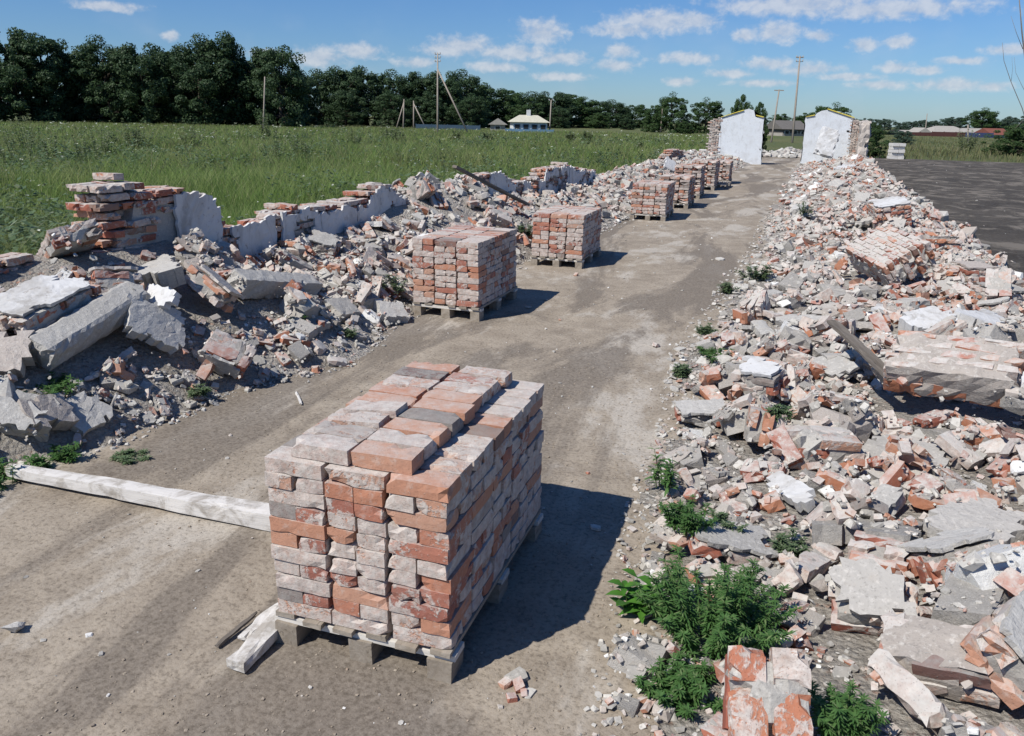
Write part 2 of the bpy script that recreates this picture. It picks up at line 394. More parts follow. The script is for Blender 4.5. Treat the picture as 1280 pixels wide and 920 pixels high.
def add_box(bm, c, s, rz=0.0, jit=0.0):
    x, y, z = s[0] / 2, s[1] / 2, s[2] / 2
    vs = []
    ca, sa = math.cos(rz), math.sin(rz)
    for dz in (-z, z):
        for dx, dy in ((-x, -y), (x, -y), (x, y), (-x, y)):
            j = [random.uniform(-jit, jit) for _ in range(3)]
            vs.append(bm.verts.new((c[0] + dx * ca - dy * sa + j[0], c[1] + dx * sa + dy * ca + j[1], c[2] + dz + j[2])))
    for f in ((3, 2, 1, 0), (4, 5, 6, 7), (0, 1, 5, 4), (1, 2, 6, 5), (2, 3, 7, 6), (3, 0, 4, 7)):
        bm.faces.new([vs[i] for i in f])
    return vs
def box_mesh(name, c, s, mat=None, rz=0.0, jit=0.0, bevel=0.0):
    bm = bmesh.new(); add_box(bm, c, s, rz, jit)
    if bevel: bmesh.ops.bevel(bm, geom=bm.edges[:], offset=bevel, segments=1, affect='EDGES')
    return from_bm(name, bm, mat)
def tube_np(pts, rad, k=6):
    """tapered tube along points -> verts, quads as triangles"""
    pts = np.asarray(pts, float); n = len(pts); rad = np.broadcast_to(rad, (n,))
    tang = np.gradient(pts, axis=0); tang /= np.linalg.norm(tang, axis=1)[:, None] + 1e-9
    V = []
    for i in range(n):
        ref = np.array([0, 0, 1.0]) if abs(tang[i, 2]) < 0.9 else np.array([1.0, 0, 0])
        a = np.cross(tang[i], ref); a /= np.linalg.norm(a); b = np.cross(tang[i], a)
        for j in range(k):
            t = 2 * math.pi * j / k; V.append(pts[i] + (a * math.cos(t) + b * math.sin(t)) * rad[i])
    T = []
    for i in range(n - 1):
        for j in range(k):
            p, q = i * k + j, i * k + (j + 1) % k
            T += [(p, p + k, q), (q, p + k, q + k)]
    for j in range(1, k - 1): T += [(0, j, j + 1)]; 
    e = (n - 1) * k
    for j in range(1, k - 1): T += [(e, e + j + 1, e + j)]
    return np.array(V), np.array(T)
def cat_np(parts):
    V, T, o = [], [], 0
    for v, t in parts: V.append(v); T.append(t + o); o += len(v)
    return np.concatenate(V), np.concatenate(T)

def vnoise(x, y, seed=0):
    """smooth value noise, numpy"""
    x = np.asarray(x, float); y = np.asarray(y, float)
    xi = np.floor(x).astype(np.int64); yi = np.floor(y).astype(np.int64); xf = x - xi; yf = y - yi
    def hsh(a, b):
        n = (a * 374761393 + b * 668265263 + seed * 1442695041) & 0x7fffffff
        n = ((n ^ (n >> 13)) * 1274126177) & 0x7fffffff
        return ((n ^ (n >> 16)) & 0xffff) / 65535.0
    u = xf * xf * (3 - 2 * xf); v = yf * yf * (3 - 2 * yf)
    return (hsh(xi, yi) * (1 - u) + hsh(xi + 1, yi) * u) * (1 - v) + (hsh(xi, yi + 1) * (1 - u) + hsh(xi + 1, yi + 1) * u) * v
def fbm(x, y, seed=0, oct=4):
    s = 0; a = 0.5
    for i in range(oct): s = s + a * (vnoise(x, y, seed + i) - 0.5); x = x * 2.07; y = y * 2.07; a *= 0.5
    return s

# ---------------------------------------------------------------- terrain
WALL_L, WALL_R, END_Y = -5.6, 2.1, 44.0
def xe(y):       # foot of the left bank
    return np.interp(y, [0, 3.0, 3.5, 4.6, 5.6, 7.0, 11, 16.4, 28, 43, 60], [-4.6, -4.45, -4.1, -4.08, -3.65, -3.95, -3.95, -3.7, -4.0, -3.1, -3.1])
def xi(y):       # foot of the right bank
    return np.interp(y, [0, 2.3, 2.9, 3.9, 5.2, 7.2, 9.5, 14.3, 21.5, 43, 60], [-0.35, -0.40, -0.47, -0.62, -0.68, -0.92, -0.8, -0.72, -0.84, -0.9, -0.9])
def smooth(t):
    t = np.clip(t, 0, 1); return t * t * (3 - 2 * t)
def bank_left(x, y):
    top = np.interp(y, [0, 3, 4.5, 5.8, 6.6, 7.5, 8.8, 10.3, 12, 13.3, 16, 21, 30, 42, 46], [0.6, 0.80, 0.94, 0.90, 0.60, 0.58, 0.62, 0.82, 0.94, 0.74, 0.46, 0.44, 0.46, 0.6, 0.5])
    t = (xe(y) - x) / (xe(y) - WALL_L)
    h = top * np.where(t > 0, np.clip(t, 0, 1) ** 0.85, 0)
    back = smooth((x + 6.9) / 0.9)
    h = h * back + np.where(t < 0, t * 0.35, 0) - (1 - back) * 0.08
    return h + (fbm(x * 1.7, y * 1.7, 3) * 0.14 + fbm(x * 0.8, y * 0.8, 13, 2) * 0.16) * np.clip(t + 0.25, 0, 1) * back
def bank_right(x, y):
    top = np.interp(y, [0, 2, 4, 7, 10, 14, 20, 30, 40, 46], [0.24, 0.26, 0.26, 0.22, 0.18, 0.2, 0.28, 0.38, 0.6, 0.5])
    t = (x - xi(y)) / (1.7 - xi(y))
    h = top * np.where(t > 0, np.clip(t, 0, 1) ** 1.15, 0)
    back = smooth((2.85 - x) / 0.75)
    h = h * back + np.where(t < 0, t * 0.35, 0) - (1 - back) * 0.08
    return h + (fbm(x * 1.9, y * 1.9, 9) * 0.13 + fbm(x * 0.9, y * 0.9, 19, 2) * 0.26) * np.clip(t + 0.2, 0, 1) * back
def floor_z(x, y):
    return fbm(x * 0.8, y * 0.8, 21, 3) * 0.035 + fbm(x * 5, y * 5, 33, 3) * 0.014
def sheet(name, xs, ys, fz, mat, kind='structure', smooth_=True):
    X, Y = np.meshgrid(xs, ys); Z = fz(X, Y)
    V = np.stack([X.ravel(), Y.ravel(), Z.ravel()], 1)
    nx, ny = len(xs), len(ys)
    i = (np.arange(ny - 1)[:, None] * nx + np.arange(nx - 1)[None]).ravel()
    T = np.stack([i, i + 1, i + nx + 1, i + nx], 1)
    o = link(name, mesh_np(name, V, T, mat, smooth_)); tag(o, kind=kind); return o
def rng_y(a, b, d0, grow):
    ys = [a]; d = d0
    while ys[-1] < b: ys.append(ys[-1] + d); d = d0 * (1 + grow * max(0, ys[-1] - 4))
    return np.array(ys)
ysn = rng_y(-0.5, 62, 0.045, 0.16)
sheet('ground', np.linspace(-900, 900, 61), np.linspace(-150, 1200, 61), lambda x, y: np.full_like(x, -0.09), M['ground'])
sheet('dirt_path', np.arange(-5.5, 1.6, 0.06), ysn, floor_z, M['path'])
sheet('rubble_bank', np.arange(-7.0, -2.9, 0.05), ysn[ysn < 45.5], lambda x, y: bank_left(x, y) + fbm(x * 9, y * 9, 51, 2) * 0.03, M['bank'])
sheet('rubble_bank', np.arange(-1.4, 3.15, 0.05), ysn[ysn < 45.5], lambda x, y: bank_right(x, y) + fbm(x * 9, y * 9, 57, 2) * 0.03, M['bank'])
sheet('yard', np.concatenate([np.arange(2.3, 10, 0.25), np.arange(10, 60, 1.5)]), np.arange(-4, 60.5, 0.5),
      lambda x, y: -0.03 + fbm(x * 0.5, y * 0.5, 71, 4) * 0.05 + fbm(x * 2.1, y * 2.1, 73, 3) * 0.04, M['yard'])

# ---------------------------------------------------------------- the settling grid
GX0, GY0, GS = -7.2, 0.6, 0.03
GNX, GNY = int((3.4 - GX0) / GS), int((46 - GY0) / GS)
gx, gy = np.meshgrid(GX0 + np.arange(GNX) * GS, GY0 + np.arange(GNY) * GS)
G = np.maximum(floor_z(gx, gy), np.where(gx < -2, bank_left(gx, gy), bank_right(gx, gy)))
def gz(x, y):
    i = np.clip(np.rint((np.asarray(y) - GY0) / GS).astype(int), 0, GNY - 1); j = np.clip(np.rint((np.asarray(x) - GX0) / GS).astype(int), 0, GNX - 1)
    return G[i, j]
_q = np.linspace(-0.85, 0.85, 4); QX, QY = [a.ravel() for a in np.meshgrid(_q, _q)]
def settle(x, y, a, b, c, yaw, wob=0.25, sink=0.25, raise_=True, tilt=None):
    """let a box of half sizes a, b, c come to rest on the pile; returns its matrix"""
    ca, sa = math.cos(yaw), math.sin(yaw)
    px = x + QX * a * ca - QY * b * sa; py = y + QX * a * sa + QY * b * ca
    z = gz(px, py)
    u, v = QX * a, QY * b
    su = (u * z).sum() / (u * u).sum(); sv = (v * z).sum() / (v * v).sum()
    lim = 0.7
    su = max(-lim, min(lim, su)); sv = max(-lim, min(lim, sv))
    if tilt: su += tilt[0]; sv += tilt[1]
    else: su += RNG.normal() * wob; sv += RNG.normal() * wob
    zc = float((z - u * su - v * sv).max()) * 0.3 + float(z.mean()) * 0.7 + c * (1 - sink * 2)
    ex = Vector((1, 0, su)).normalized(); n = Vector((-su, -sv, 1)).normalized()
    ey = n.cross(ex); ex = ey.cross(n)
    Rz = Matrix(((ca, -sa, 0), (sa, ca, 0), (0, 0, 1)))
    m = (Rz @ Matrix((ex, ey, n)).transposed()).to_4x4()
    m.translation = (x, y, zc)
    if raise_:
        r = max(a, b); j0 = int((x - r - GX0) / GS); j1 = int((x + r - GX0) / GS) + 1; i0 = int((y - r - GY0) / GS); i1 = int((y + r - GY0) / GS) + 1
        j0, i0 = max(j0, 0), max(i0, 0)
        if j1 > j0 and i1 > i0 and i0 < GNY and j0 < GNX:
            X = gx[i0:i1, j0:j1] - x; Y = gy[i0:i1, j0:j1] - y
            U = X * ca + Y * sa; W = -X * sa + Y * ca
            msk = (abs(U) < a) & (abs(W) < b)
            top = zc + c * 0.85 + U * su + W * sv
            sub = G[i0:i1, j0:j1]; sub[msk] = np.maximum(sub[msk], top[msk])
    return m

# ---------------------------------------------------------------- piece shapes
def grid_block(L, W, H, nl, nw, nh, jit, chip, seed, break_end=0.0, bow=0.0):
    """a box of small faces with worn edges, knocked corners and optionally a broken end"""
    rs = np.random.default_rng(seed)
    bm = bmesh.new(); vd = {}
    def vert(i, j, k):
        key = (i, j, k)
        if key not in vd:
            p = np.array([(i / nl - .5) * L, (j / nw - .5) * W, (k / nh - .5) * H])
            ext = (i in (0, nl)) + (j in (0, nw)) + (k in (0, nh))
            d = rs.normal(0, jit, 3)
            if ext >= 2:
                inward = -np.sign(p) * np.array([i in (0, nl), j in (0, nw), k in (0, nh)])
                d = d + inward * (abs(rs.normal(0, chip)) * 2.2 if rs.random() < (0.4 if ext == 3 else 0.16) else chip * 0.3)
            if break_end and i == nl: d[0] += rs.uniform(-break_end, break_end * 0.3)
            if break_end and i == nl - 1: d[0] += rs.uniform(-break_end, break_end) * 0.3
            vd[key] = bm.verts.new(p + d)
        return vd[key]
    for i in range(nl):
        for j in range(nw):
            bm.faces.new([vert(i, j, nh), vert(i + 1, j, nh), vert(i + 1, j + 1, nh), vert(i, j + 1, nh)])
            bm.faces.new([vert(i, j + 1, 0), vert(i + 1, j + 1, 0), vert(i + 1, j, 0), vert(i, j, 0)])
    for i in range(nl):
        for k in range(nh):
            bm.faces.new([vert(i, 0, k), vert(i + 1, 0, k), vert(i + 1, 0, k + 1), vert(i, 0, k + 1)])
            bm.faces.new([vert(i + 1, nw, k), vert(i, nw, k), vert(i, nw, k + 1), vert(i + 1, nw, k + 1)])
    for j in range(nw):
        for k in range(nh):
            bm.faces.new([vert(0, j + 1, k), vert(0, j, k), vert(0, j, k + 1), vert(0, j + 1, k + 1)])
            bm.faces.new([vert(nl, j, k), vert(nl, j + 1, k), vert(nl, j + 1, k + 1), vert(nl, j, k + 1)])
    return bm
def hull_bm(sx, sy, sz, n, seed, boxy=0.6):
    """angular lump: the hull of points pushed towards the faces of a box"""
    rs = np.random.default_rng(seed); bm = bmesh.new()
    for _ in range(n):
        p = rs.uniform(-1, 1, 3); k = rs.integers(3)
        if rs.random() < boxy: p[k] = np.sign(p[k]) * rs.uniform(0.8, 1)
        else: p = p / (np.linalg.norm(p) + 1e-6) * rs.uniform(0.85, 1.1)
        bm.verts.new((p[0] * sx, p[1] * sy, p[2] * sz))
    r = bmesh.ops.convex_hull(bm, input=bm.verts[:])
    junk = [g for g in r['geom_interior'] + r['geom_unused'] if isinstance(g, bmesh.types.BMVert)]
    if junk: bmesh.ops.delete(bm, geom=list(set(junk)), context='VERTS')
    return bm
def shard_bm(sx, sy, sz, seed, k=0.4):
    """angular broken block: a box whose corners were knocked in by uneven amounts"""
    rs = np.random.default_rng(seed); bm = bmesh.new()
    for a in (-1, 1):
        for b in (-1, 1):
            for c in (-1, 1):
                q = 1 - rs.random(3) * k; bm.verts.new((a * sx * q[0], b * sy * q[1], c * sz * (1 - rs.random() * k * 0.6)))
    for _ in range(3):
        p = rs.uniform(-0.8, 0.8, 3); i = rs.integers(2); p[i] = np.sign(p[i]); bm.verts.new((p[0] * sx, p[1] * sy, p[2] * sz))
    r = bmesh.ops.convex_hull(bm, input=bm.verts[:])
    junk = [g for g in r['geom_interior'] + r['geom_unused'] if isinstance(g, bmesh.types.BMVert)]
    if junk: bmesh.ops.delete(bm, geom=list(set(junk)), context='VERTS')
    return bm
def ragged_bm(L, W, t, seed, cell=0.055, rough=0.007):
    """slab with a ragged broken outline and an uneven top"""
    rs = np.random.default_rng(seed); nx, ny = max(5, int(L / cell)), max(4, int(W / cell)); bm = bmesh.new()
    ins = np.zeros((nx + 2, ny + 2), bool)
    for i in range(nx):
        for j in range(ny):
            u, v = (i + .5) / nx * 2 - 1, (j + .5) / ny * 2 - 1
            r_ = (abs(u) ** 5 + abs(v) ** 5) ** .2
            ins[i + 1, j + 1] = r_ + 0.9 * float(fbm(u * 1.8 + seed * 7.1, v * 1.8 + seed * 3.3, 5)) < 0.95
    vt, vb = {}, {}
    def vert(i, j, top):
        d = vt if top else vb
        if (i, j) not in d:
            x, y = (i / nx - .5) * L, (j / ny - .5) * W
            if (i, j) not in jit: jit[i, j] = rs.normal(0, 0.24, 2) * (L / nx, W / ny)
            q = jit[i, j]; n = float(fbm(x * 6 + seed, y * 6, 15)) * rough * 2.5
            s = 1.0 if top else 0.97
            d[i, j] = bm.verts.new(((x + q[0]) * s, (y + q[1]) * s, (t / 2 + n + rs.normal(0, rough * .25)) if top else -t / 2 + rs.normal(0, rough)))
        return d[i, j]
    jit = {}
    for i in range(nx):
        for j in range(ny):
            if not ins[i + 1, j + 1]: continue
            c = [(i, j), (i + 1, j), (i + 1, j + 1), (i, j + 1)]
            bm.faces.new([vert(*q, True) for q in c]); bm.faces.new([vert(*q, False) for q in c[::-1]])
            for (di, dj, a, b) in ((0, -1, 0, 1), (1, 0, 1, 2), (0, 1, 2, 3), (-1, 0, 3, 0)):
                if not ins[i + 1 + di, j + 1 + dj]:
                    bm.faces.new([vert(*c[b], True), vert(*c[a], True), vert(*c[a], False), vert(*c[b], False)])
    return bm
def rough_up(bm, amp, seed, cuts=1):
    rs = np.random.default_rng(seed)
    bmesh.ops.subdivide_edges(bm, edges=[e for e in bm.edges if e.calc_length() > amp * 4], cuts=cuts, use_grid_fill=True)
    for v in bm.verts: v.co += Vector(rs.normal(0, amp, 3))
    bmesh.ops.triangulate(bm, faces=bm.faces[:])
    return bm
def plate_bm(sx, sy, t, seed, n=9):
    """flat broken plate: an irregular outline with thickness"""
    rs = np.random.default_rng(seed); bm = bmesh.new()
    an = np.sort((np.arange(n) + rs.uniform(-.3, .3, n)) * 2 * math.pi / n)
    top, bot = [], []
    for a in an:
        c, s = math.cos(a), math.sin(a); k = min(1 / max(abs(c), 1e-3), 1 / max(abs(s), 1e-3)) * rs.uniform(0.78, 1.0)
        x, y = c * k * sx, s * k * sy
        top.append(bm.verts.new((x * rs.uniform(.93, 1), y * rs.uniform(.93, 1), t + rs.normal(0, t * 0.12))))
        bot.append(bm.verts.new((x, y, -t + rs.normal(0, t * 0.12))))
    bm.faces.new(top); bm.faces.new(bot[::-1])
    for i in range(n): bm.faces.new([bot[i], bot[(i + 1) % n], top[(i + 1) % n], top[i]])
    bmesh.ops.triangulate(bm, faces=bm.faces[:])
    return bm
def tri_arrays(bm):
    bmesh.ops.triangulate(bm, faces=bm.faces[:]); bm.verts.ensure_lookup_table(); bm.verts.index_update()
    V = np.array([v.co[:] for v in bm.verts]); T = np.array([[v.index for v in f.verts] for f in bm.faces]); bm.free()
    return V, T
BR = (0.246, 0.119, 0.0612)
BRICKS = [from_bm('brick', grid_block(*BR, 6, 3, 2, 0.0006, 0.0036, s), M['brick_stack']) for s in range(12)]
LOOSE = []      # (mesh, half sizes)
for s in range(8): LOOSE.append((from_bm('brick', grid_block(*BR, 5, 3, 2, 0.0012, 0.008, 40 + s), M['brick']), (0.125, 0.06, 0.032)))
for s in range(14):
    L = random.uniform(0.09, 0.2)
    LOOSE.append((from_bm('brick', grid_block(L, 0.12, 0.065, 4, 3, 2, 0.0015, 0.009, 80 + s, 0.035), M['brick']), (L / 2, 0.06, 0.032)))
CHUNKS = []
for s in range(18):
    e = (random.uniform(0.6, 1.0), random.uniform(0.45, 0.8), random.uniform(0.25, 0.55))
    CHUNKS.append((from_bm('chunk', rough_up(shard_bm(*e, 200 + s), 0.022, s), M['chunk']), e))
for s in range(8):
    e = (random.uniform(0.7, 1.0), random.uniform(0.5, 0.9), random.uniform(0.10, 0.2))
    CHUNKS.append((from_bm('chunk', ragged_bm(e[0] * 2, e[1] * 2, e[2] * 2, 300 + s, 0.26, 0.03), M['chunk']), e))
BITS = [(*tri_arrays(shard_bm(1, 0.8, zz, 400 + s, 0.55)), (1, 0.8, zz)) for s, zz in enumerate((.5, .4, .3, .55, .35, .25, .45, .6, .3, .4, .25, .35, .5, .3))] + \
       [(*tri_arrays(plate_bm(1, 0.75, 0.16, 440 + s, 6)), (1, 0.75, 0.16)) for s in range(8)]
BRICKBITS = [(*tri_arrays(grid_block(0.25 * k, 0.12, 0.065, 2, 1, 1, 0.004, 0.008, 500 + s, 0.02)), (0.125 * k, 0.06, 0.033)) for s, k in enumerate((1, 1, 1, .7, .6, .5, .45, .4))] + \
            [(*tri_arrays(shard_bm(0.06, 0.05, 0.035, 520 + s, 0.5)), (0.06, 0.05, 0.035)) for s in range(6)]

# ---------------------------------------------------------------- pallets and brick stacks
def make_pallet(label, loc, rz, w_=0.80, l_=1.24):
    t = thing('wooden_pallet', label, 'pallet', loc, (0, 0, rz), 'pallets along the dirt path')
    for by in (-l_ / 2 + 0.06, 0, l_ / 2 - 0.06):
        for bx in (-w_ / 2 + 0.06, 0, w_ / 2 - 0.06):
            link('block', box_mesh('block', (0, 0, 0.05), (0.10, 0.13, 0.10), M['pallet_wood'], 0, 0.003), None, t, (bx, by, 0))
        link('cross_board', box_mesh('cross_board', (0, 0, 0), (w_, 0.10, 0.026), M['pallet_white'], 0, 0.0015), None, t, (0, by, 0.112))
    for k in range(6):
        bx = -w_ / 2 + 0.055 + k * (w_ - 0.11) / 5
        link('deck_board', box_mesh('deck_board', (0, 0, 0), (0.085, l_ + random.uniform(-0.01, 0.05), 0.022), M['pallet_wood'], 0, 0.002), None, t, (bx, random.uniform(-.012, .012), 0.1355))
    return t
def stack_layout(courses, ni=3, nj=5, top=None, shell=True, seed=0):
    """centres and turns of the bricks of one stack, standing on z = 0"""
    rs = np.random.default_rng(seed); P = []
    bw = 0.249; H = 0.0628
    drift = np.cumsum(rs.normal(0, 0.002, (courses, 2)), axis=0)
    cold = rs.normal(0, 0.006, (ni, 2)); cold[:, 0] = np.linspace(-.008, .008, ni)
    for k in range(courses):
        for i in range(ni):
            for j in range(nj):
                if shell and 0 < i < ni - 1 and 0 < j < nj - 1 and k < courses - 1: continue
                cx = (i - (ni - 1) / 2) * bw + drift[k, 0] + cold[i, 0]; cy = (j - (nj - 1) / 2) * bw + drift[k, 1] * 0.6
                stretch = (courses - 1 - k) % 2 == 0
                if rs.random() < 0.10: stretch = not stretch
                for s in (-1, 1):
                    ox, oy = (0, s * 0.0618) if stretch else (s * 0.0618, 0)
                    rz = (0 if stretch else math.pi / 2) + rs.normal(0, 0.014) + (math.pi if rs.random() < .5 else 0)
                    push = rs.normal(0, 0.0032, 2)
                    P.append((cx + ox + push[0], cy + oy + push[1], (k + 0.5) * H - 0.001 + rs.normal(0, 0.0012), rs.normal(0, 0.008), rs.normal(0, 0.008), rz))
    if top: 
        for (x, y, rz, ry, dz) in top: P.append((x, y, courses * H + 0.031 + dz, 0, ry, rz))
    return P
TOP1 = []
for r in range(9):
    y = -0.53 + r * 0.128
    TOP1.append((-0.165 + random.uniform(-.01, .01), y + random.uniform(-.004, .004), random.uniform(-.03, .03), 0.0, 0.0))
    TOP1.append((0.098 + random.uniform(-.01, .01), y + random.uniform(-.004, .004) + 0.01, random.uniform(-.03, .03), 0.0, 0.0))
TOP1[4] = (-0.165, TOP1[4][1], 0.05, -0.06, 0.008); TOP1[6] = (-0.15, TOP1[6][1], 0.02, -0.09, 0.012)
def make_stack(label, loc, rz, courses, top=None, seed=0, single=True, ni=3, nj=5):
    t = thing('brick_stack', label, 'brick stack', (loc[0], loc[1], loc[2] + 0.148), (0, 0, rz), 'brick stacks on pallets along the dirt path')
    P = stack_layout(courses, ni, nj, top, True, seed)
    if single:
        for n, p in enumerate(P):
            o = link('brick', BRICKS[(n * 7 + seed) % len(BRICKS)], None, t, p[:3], p[3:])
            if random.random() < .5: o.rotation_euler[0] += math.pi
    else:
        parts = []
        for n, p in enumerate(P):
            v, f = BRICKBITS[n % 3][:2]
            m = np.array(Euler(p[3:]).to_matrix()); parts.append((v @ m.T + np.array(p[:3]), f))
        o = link('bricks', mesh_np('bricks', *cat_np(parts), M['brick_bits']), None, t); o['kind'] = 'stuff'
    return t
def base_z(x, y): return float(floor_z(np.array([x]), np.array([y]))[0])
PALLETS = [  # front right corner x, y, turn, courses
    (-1.05, 2.28, 0.040, 11, 'nearest', True), (-3.13, 7.49, 0.022, 11, 'second', True), (-2.98, 10.98, 0.035, 10, 'third', True), (-2.87, 17.25, 0.03, 10, 'fourth', True),
    (-2.80, 20.0, 0.02, 10, 'fifth', False), (-2.92, 23.0, 0.03, 12, 'sixth', False), (-2.88, 26.1, 0.01, 12, 'seventh', False), (-2.72, 29.0, 0.02, 10, 'last', False)]
NOTE = {'nearest': 'weathered red and grey brick stack nearest the camera, extra half layer on top',
        'second': 'cube of red and grey bricks, second along the path from the camera',
        'third': 'brick stack on the third pallet along the path, beside green weeds',
        'fourth': 'brick stack on the fourth pallet along the path, by rubble edge',
        'fifth': 'short brick stack fifth along the path, mostly hidden behind the fourth',
        'sixth': 'far brick stack sixth along the path', 'seventh': 'far tall brick stack seventh along the path',
        'last': 'farthest brick stack at the end of the row beside the path'}
for (fx, fy, rz, nc, nm, single) in PALLETS:
    w_, l_ = 0.80, 1.24
    cx = fx - w_ / 2 * math.cos(rz) - l_ / 2 * math.sin(rz); cy = fy + l_ / 2 * math.cos(rz) - w_ / 2 * math.sin(rz)
    z0 = base_z(cx, cy) - 0.004
    make_pallet({'nearest': 'low wooden pallet with pale front board under the nearest brick stack'}.get(nm, 'wooden pallet under the %s brick stack along the path' % nm), (cx, cy, z0), rz)
    make_stack(NOTE[nm], (cx, cy, z0), rz, nc, TOP1 if nm == 'nearest' else None, len(nm) * 3 + nc, single)
make_pallet('empty low pallet lying between the far brick stacks', (-2.95, 27.75, base_z(-2.95, 27.75)), 0.05)

# ---------------------------------------------------------------- big pieces of the fallen walls
KEEP = np.zeros_like(G, dtype=bool)      # tops of big pieces that small bits mostly leave free
def keep(x, y, a, b, yaw):
    r = max(a, b); j0 = max(int((x - r - GX0) / GS), 0); j1 = int((x + r - GX0) / GS) + 1; i0 = max(int((y - r - GY0) / GS), 0); i1 = int((y + r - GY0) / GS) + 1
    X = gx[i0:i1, j0:j1] - x; Y = gy[i0:i1, j0:j1] - y; ca, sa = math.cos(yaw), math.sin(yaw)
    KEEP[i0:i1, j0:j1] |= (abs(X * ca + Y * sa) < a) & (abs(-X * sa + Y * ca) < b)
def spot(u, v, dz=0.0):
    z = 0.3
    for _ in range(12):
        p = at(u, v, z); z = 0.5 * z + 0.5 * (float(gz(p[0], p[1])) + dz)
    p = at(u, v, z); return p
def place(u1, v1, u2, v2, W, H, wob=0.0, tilt=None, sink=0.15, L=None):
    p, q = spot(u1, v1, H * 0.6), spot(u2, v2, H * 0.6)
    d = q - p; yaw = math.atan2(d[1], d[0]); ln = L or max(0.12, math.hypot(d[0], d[1]))
    c = (p + q) / 2
    m = settle(c[0], c[1], ln / 2, W / 2, H / 2, yaw, wob, sink, True, tilt)
    keep(c[0], c[1], ln / 2, W / 2, yaw)
    return m, ln
_seed = [900]
def sd_():
    _seed[0] += 1; return _seed[0]
LAND = []
CUT = (' lying ', ' below ', ' tilted towards', ' leaning ', ' standing ', ' at ', ' resting ', ' above ', ' beside ', ' right of ', ' near ', ' by ', ' behind ', ' under ', ' in ', ' with ', ' propped ', ' on ', ' pointing ', ' draped ', ' left of ', ' hanging ')
def landmark(label, m):
    k = min([label.find(c) for c in CUT if label.find(c) > 0] + [len(label)]); LAND.append((label[:k].strip(' ,'), np.array(m.translation)))
def put_slab(e, W, H, label, mat='concrete', name='wall_slab', cat='slab', tilt=(0, 0), sink=0.12, L=None, plate=False):
    m, ln = place(*e, W, H, 0, tilt, sink, L)
    if plate: bm = ragged_bm(ln, W, H, sd_(), 0.032, 0.005)
    elif name in ('wall_slab', 'plaster_slab'): bm = ragged_bm(ln, W, H, sd_(), 0.036, 0.006)
    else:
        n = max(4, int(ln / 0.045)); k = max(3, int(W / 0.045))
        bm = grid_block(ln, W, H, n, k, max(2, int(H / 0.05)), 0.0018, 0.008, sd_(), 0.05)
        if name == 'beam_fragment':
            for v in bm.verts:
                q = max(0, (abs(v.co.y) / (W / 2)) ** 4 + (abs(v.co.z) / (H / 2)) ** 4 - 1.0); v.co.y *= 1 - 0.13 * q; v.co.z *= 1 - 0.13 * q
        for v in bm.verts:
            if v.co.x < -ln / 2 + 0.02: v.co.x += random.uniform(0, 0.05)
            if abs(v.co.y) > W / 2 - 0.02: v.co.y -= math.copysign(random.uniform(0, 0.02), v.co.y)
    o = link(name, from_bm(name, bm, M[mat])); o.matrix_world = m; landmark(label, m)
    return tag(o, label, cat)
def put_masonry(e, W, H, label, tilt=(0, 0), sink=0.12, L=None, plaster=None, on_edge=False, seed=0, miss=0.12, put=None):
    """a lump of wall that fell in one piece: bricks in courses, mortar between them, sometimes plaster on one face"""
    m, ln = put or place(*e, W, H, 0, tilt, sink, L)
    t = thing('masonry_chunk', label, 'masonry', group='small masonry lumps in the rubble banks' if put else None); t.matrix_world = m
    if not put: landmark(label, m)
    rs = np.random.default_rng(sd_() + seed)
    # courses run along x; they are stacked along z, or along y when the piece lies on its face
    SW, SH = (H, W) if on_edge else (W, H)
    nc = max(1, round(SH / 0.077)); nw = max(1, round(SW / 0.13)); nl = max(1, int(ln / 0.262) + 1)
    for k in range(nc):
        off = (k % 2) * 0.13 + rs.uniform(-.02, .02)
        for j in range(nw):
            for i in range(-1, nl + 1):
                x0 = -ln / 2 + i * 0.262 + off; x1 = x0 + 0.25
                x0c, x1c = max(x0, -ln / 2 - rs.uniform(0, .03)), min(x1, ln / 2 + rs.uniform(0, .03))
                if x1c - x0c < 0.07 or (rs.random() < miss and (i <= 0 or i >= nl - 1 or k in (0, nc - 1))): continue
                full = x1c - x0c > 0.2
                me = LOOSE[rs.integers(8)][0] if full else LOOSE[8 + rs.integers(14)][0]
                half = 0.125 if full else LOOSE[[l[0] for l in LOOSE].index(me)][1][0]
                y = (j - (nw - 1) / 2) * (SW / nw); z = (k - (nc - 1) / 2) * (SH / nc)
                y, z = (z, y) if on_edge else (y, z)
                o = link('brick', me, None, t, ((x0c + x1c) / 2, y + rs.normal(0, .004), z + rs.normal(0, .003)),
                         (rs.normal(0, .03) + (math.pi / 2 if on_edge else 0), rs.normal(0, .03), rs.normal(0, .03) + (math.pi if rs.random() < .5 else 0)))
                o.scale = (min(1.15, (x1c - x0c) / (2 * half)), 1, 1)
    cl, cw, ch = ln - 0.05, W - 0.02, H - 0.02
    bm = grid_block(cl, cw, ch, max(4, int(cl / .07)), max(2, int(cw / .06)), max(2, int(ch / .06)), 0.007, 0.016, sd_(), 0.04)
    link('mortar', from_bm('mortar', bm, M['mortar']), None, t)
    if plaster:
        side, mat = plaster
        th = 0.022
        bm = ragged_bm(ln * 0.97, (W if side == 'top' else H) * 1.02, th, sd_(), 0.035, 0.004)
        o = link('plaster', from_bm('plaster', bm, M[mat]), None, t)
        if side == 'top': o.location = (0, 0, H / 2 + th / 2 + 0.006)
        else:
            s = -1 if side == 'front' else 1
            o.location = (0, s * (W / 2 + th / 2 + 0.006), 0); o.rotation_euler = (math.pi / 2, 0, 0)
    return t
MS, SL = put_masonry, put_slab
